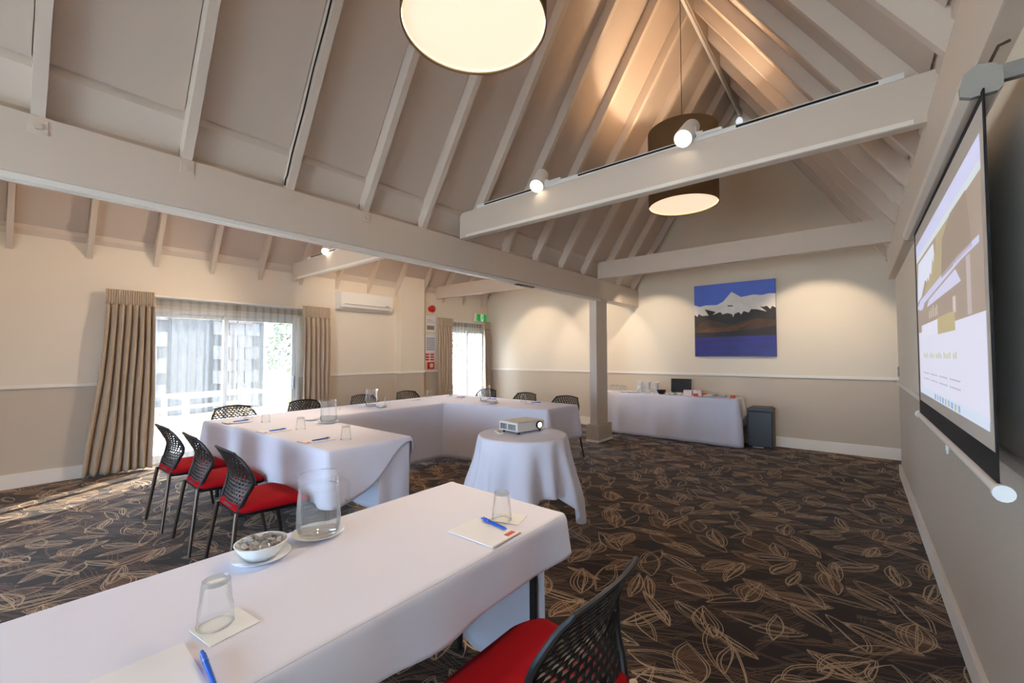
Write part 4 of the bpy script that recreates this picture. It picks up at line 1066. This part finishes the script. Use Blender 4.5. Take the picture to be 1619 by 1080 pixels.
pendant(-1.72, 'brown drum pendant added behind the camera for fill light')  # unseen pendant, added to raise the room's brightness
for y_, l_ in ((1.42, 'brown drum pendant added as unseen fill over the sliding door tables, above the beam'), (4.56, 'brown drum pendant added as unseen fill near the pier, above the beam'), (-1.72, 'brown drum pendant added as unseen fill at the rear of the side aisle')):
    pendant(y_, l_, RX2, ridge2_z-2.95, 2.4)  # side-aisle pendants are added out of view to brighten that aisle

# ------------------------------------------------------------------ track lights
M_LENS = mat('lit_spot_lens', RGB(255, 240, 220), .2, emit=14, ecol=(1, .86, .66, 1))
def spot(loc, aim, label, power, ang=62, blend=.7, drop=.0, back=False):
    t = thing('track_spotlight', loc, label, 'spotlight', 'white track spotlights')
    d = (Vector(aim)-Vector(loc)).normalized(); q = d.to_track_quat('-Z', 'Y')
    h = bpy.data.objects.new('head', None)
    o = MB().lathe([(0, .11), (.044, .11), (.055, .098), (.058, .06), (.060, -.095), (.056, -.095), (.054, -.080), (0, -.080)], 28).obj('head', M_WHITE, t, smooth=True, auto=35)
    bpy.data.objects.remove(h)
    o.rotation_mode = 'QUATERNION'; o.rotation_quaternion = q
    l_ = MB().lathe([(0, -.0815), (.053, -.0815)], 24).obj('lens', M_LENS, o)
    dy = .07
    ar = MB().box(.045, .062, -.014, .014, -.03, .02).box(.058, .10, -.014, .014, -.035, -.018).obj('arm', M_WHITE, t, bevel=.003)
    MB().box(.06, .22, -.018, .018, -.062, -.034).obj('adapter', M_WHITE, t, bevel=.003)
    ld = bpy.data.lights.new('spot_beam', 'SPOT'); ld.energy = power; ld.color = (1, .81, .60); ld.spot_size = math.radians(ang); ld.spot_blend = blend; ld.shadow_soft_size = .04
    lo = bpy.data.objects.new('beam', ld); COL.objects.link(lo); lo.parent = t; lo.rotation_mode = 'QUATERNION'; lo.rotation_quaternion = q; lo.location = d*.092
    return t
def track(y, segs, z, label):
    t = thing('light_track', (0, y, z), label, 'light track', 'tracks on the tie beams')
    x0, x1 = segs[0][0]-.1, segs[-1][1]+.1
    MB().box(x0, x1, -.018, .018, 0, .030).obj('channel', M_WHITE, t)
    for a, b_ in segs: MB().box(a, b_, -.0195, -.0175, .010, .024).box(a, b_, -.012, .012, .030, .0315).obj('slot', M_BLACKM, t)
track(2.945, [(-2.72, -2.15), (-1.70, -.90), (-.56, .12)], 2.80, 'slim white track with black slots on the nearest tie beam')
track(5.93, [(-2.7, -2.0), (-1.6, -.2)], 2.755, 'slim white track on the tie beam in front of the painting')
track(2.945, [(-6.2, -5.5), (-5.1, -4.3)], 2.81, 'slim white track on the side tie beam near the sliding door')
track(5.93, [(-6.0, -5.0), (-4.6, -3.8)], 2.765, 'slim white track on the side tie beam near the narrow door')
ZSP = 2.885
spot((-2.09, 2.945, ZSP), (-1.75, 1.2, .75), 'white spotlight at the beam end of the nearest tie beam, glowing', SPOT_W)
spot((-.86, 2.945, ZSP), (-1.15, .7, .75), 'white spotlight mid-way along the nearest tie beam, glowing', SPOT_W)
spot((-5.75, 2.945, ZSP+.01), (-4.4, 1.6, .75), 'white spotlight on the side tie beam above the sliding door', SPOT_W)
spot((-4.25, 2.945, ZSP+.01), (-6.8, 4.3, 1.5), 'white spotlight added unseen on the side tie beam to light the pier', SPOT_W*1.5, 80)  # hidden spot added to brighten the pier
spot((-4.75, 2.945, ZSP+.01), (-6.8, .2, 1.4), 'white spotlight added unseen on the side tie beam to light the left wall', SPOT_W*1.3, 80)  # hidden spot added to brighten the left wall
spot((-3.75, 2.945, ZSP+.01), (-4.2, 1.2, .75), 'white spotlight added unseen on the side tie beam to light the row of three chairs', SPOT_W, 75)  # hidden spot added as fill on the row of chairs
spot((-4.30, 5.80, 2.89), (-4.6, 3.6, .75), 'white spotlight added unseen on the far side tie beam to light the back tables', SPOT_W, 80)  # hidden spot added as fill on the back tables
spot((-.42, 5.99, 2.72), (-.42, 7.5, 1.45), 'white spotlight behind the far tie beam, right of the painting', WASH_W, 68, .35)
spot((-2.75, 5.99, 2.72), (-2.75, 7.5, 1.45), 'white spotlight behind the far tie beam, left of the painting', WASH_W*.8, 68, .35)
spot((-3.85, 5.99, 2.73), (-3.85, 7.5, 1.45), 'white spotlight behind the side tie beam, next to the post', WASH_W*.8, 68, .35)
spot((-5.25, 5.99, 2.73), (-5.25, 7.5, 1.45), 'white spotlight behind the side tie beam, near the narrow door', WASH_W*.8, 68, .35)
# emergency lamp at the end of the ridge conduit
em = thing('emergency_lamp', (RX, 7.42, zu(RX)-.15), 'small clear lamp at the far end of the ridge', 'lamp')
MB().tube([(0, 0, .03), (0, 0, -.02)], .03, 12).obj('fitting', M_WHITE, em, smooth=True, auto=40)
MB().lathe([(.028, -.02), (.05, -.06), (.05, -.09), (0, -.10)], 16).obj('glass', mat('cool_lamp', RGB(220, 225, 235), .2, emit=.8), em, smooth=True)
# black cable clipped to a rafter
ry = .115+.6*2-.033
tag(MB().tube([(x, ry - (.004 if i % 2 else 0), zu(x)+.05) for i, x in enumerate([XM1-.02+.02*k for k in range(3)] + [XM1+.1+.15*k for k in range(11)])], .005, 6).obj('black_cable', M_BLACKM, smooth=True), 'thin black cable running up a rafter', 'cable')
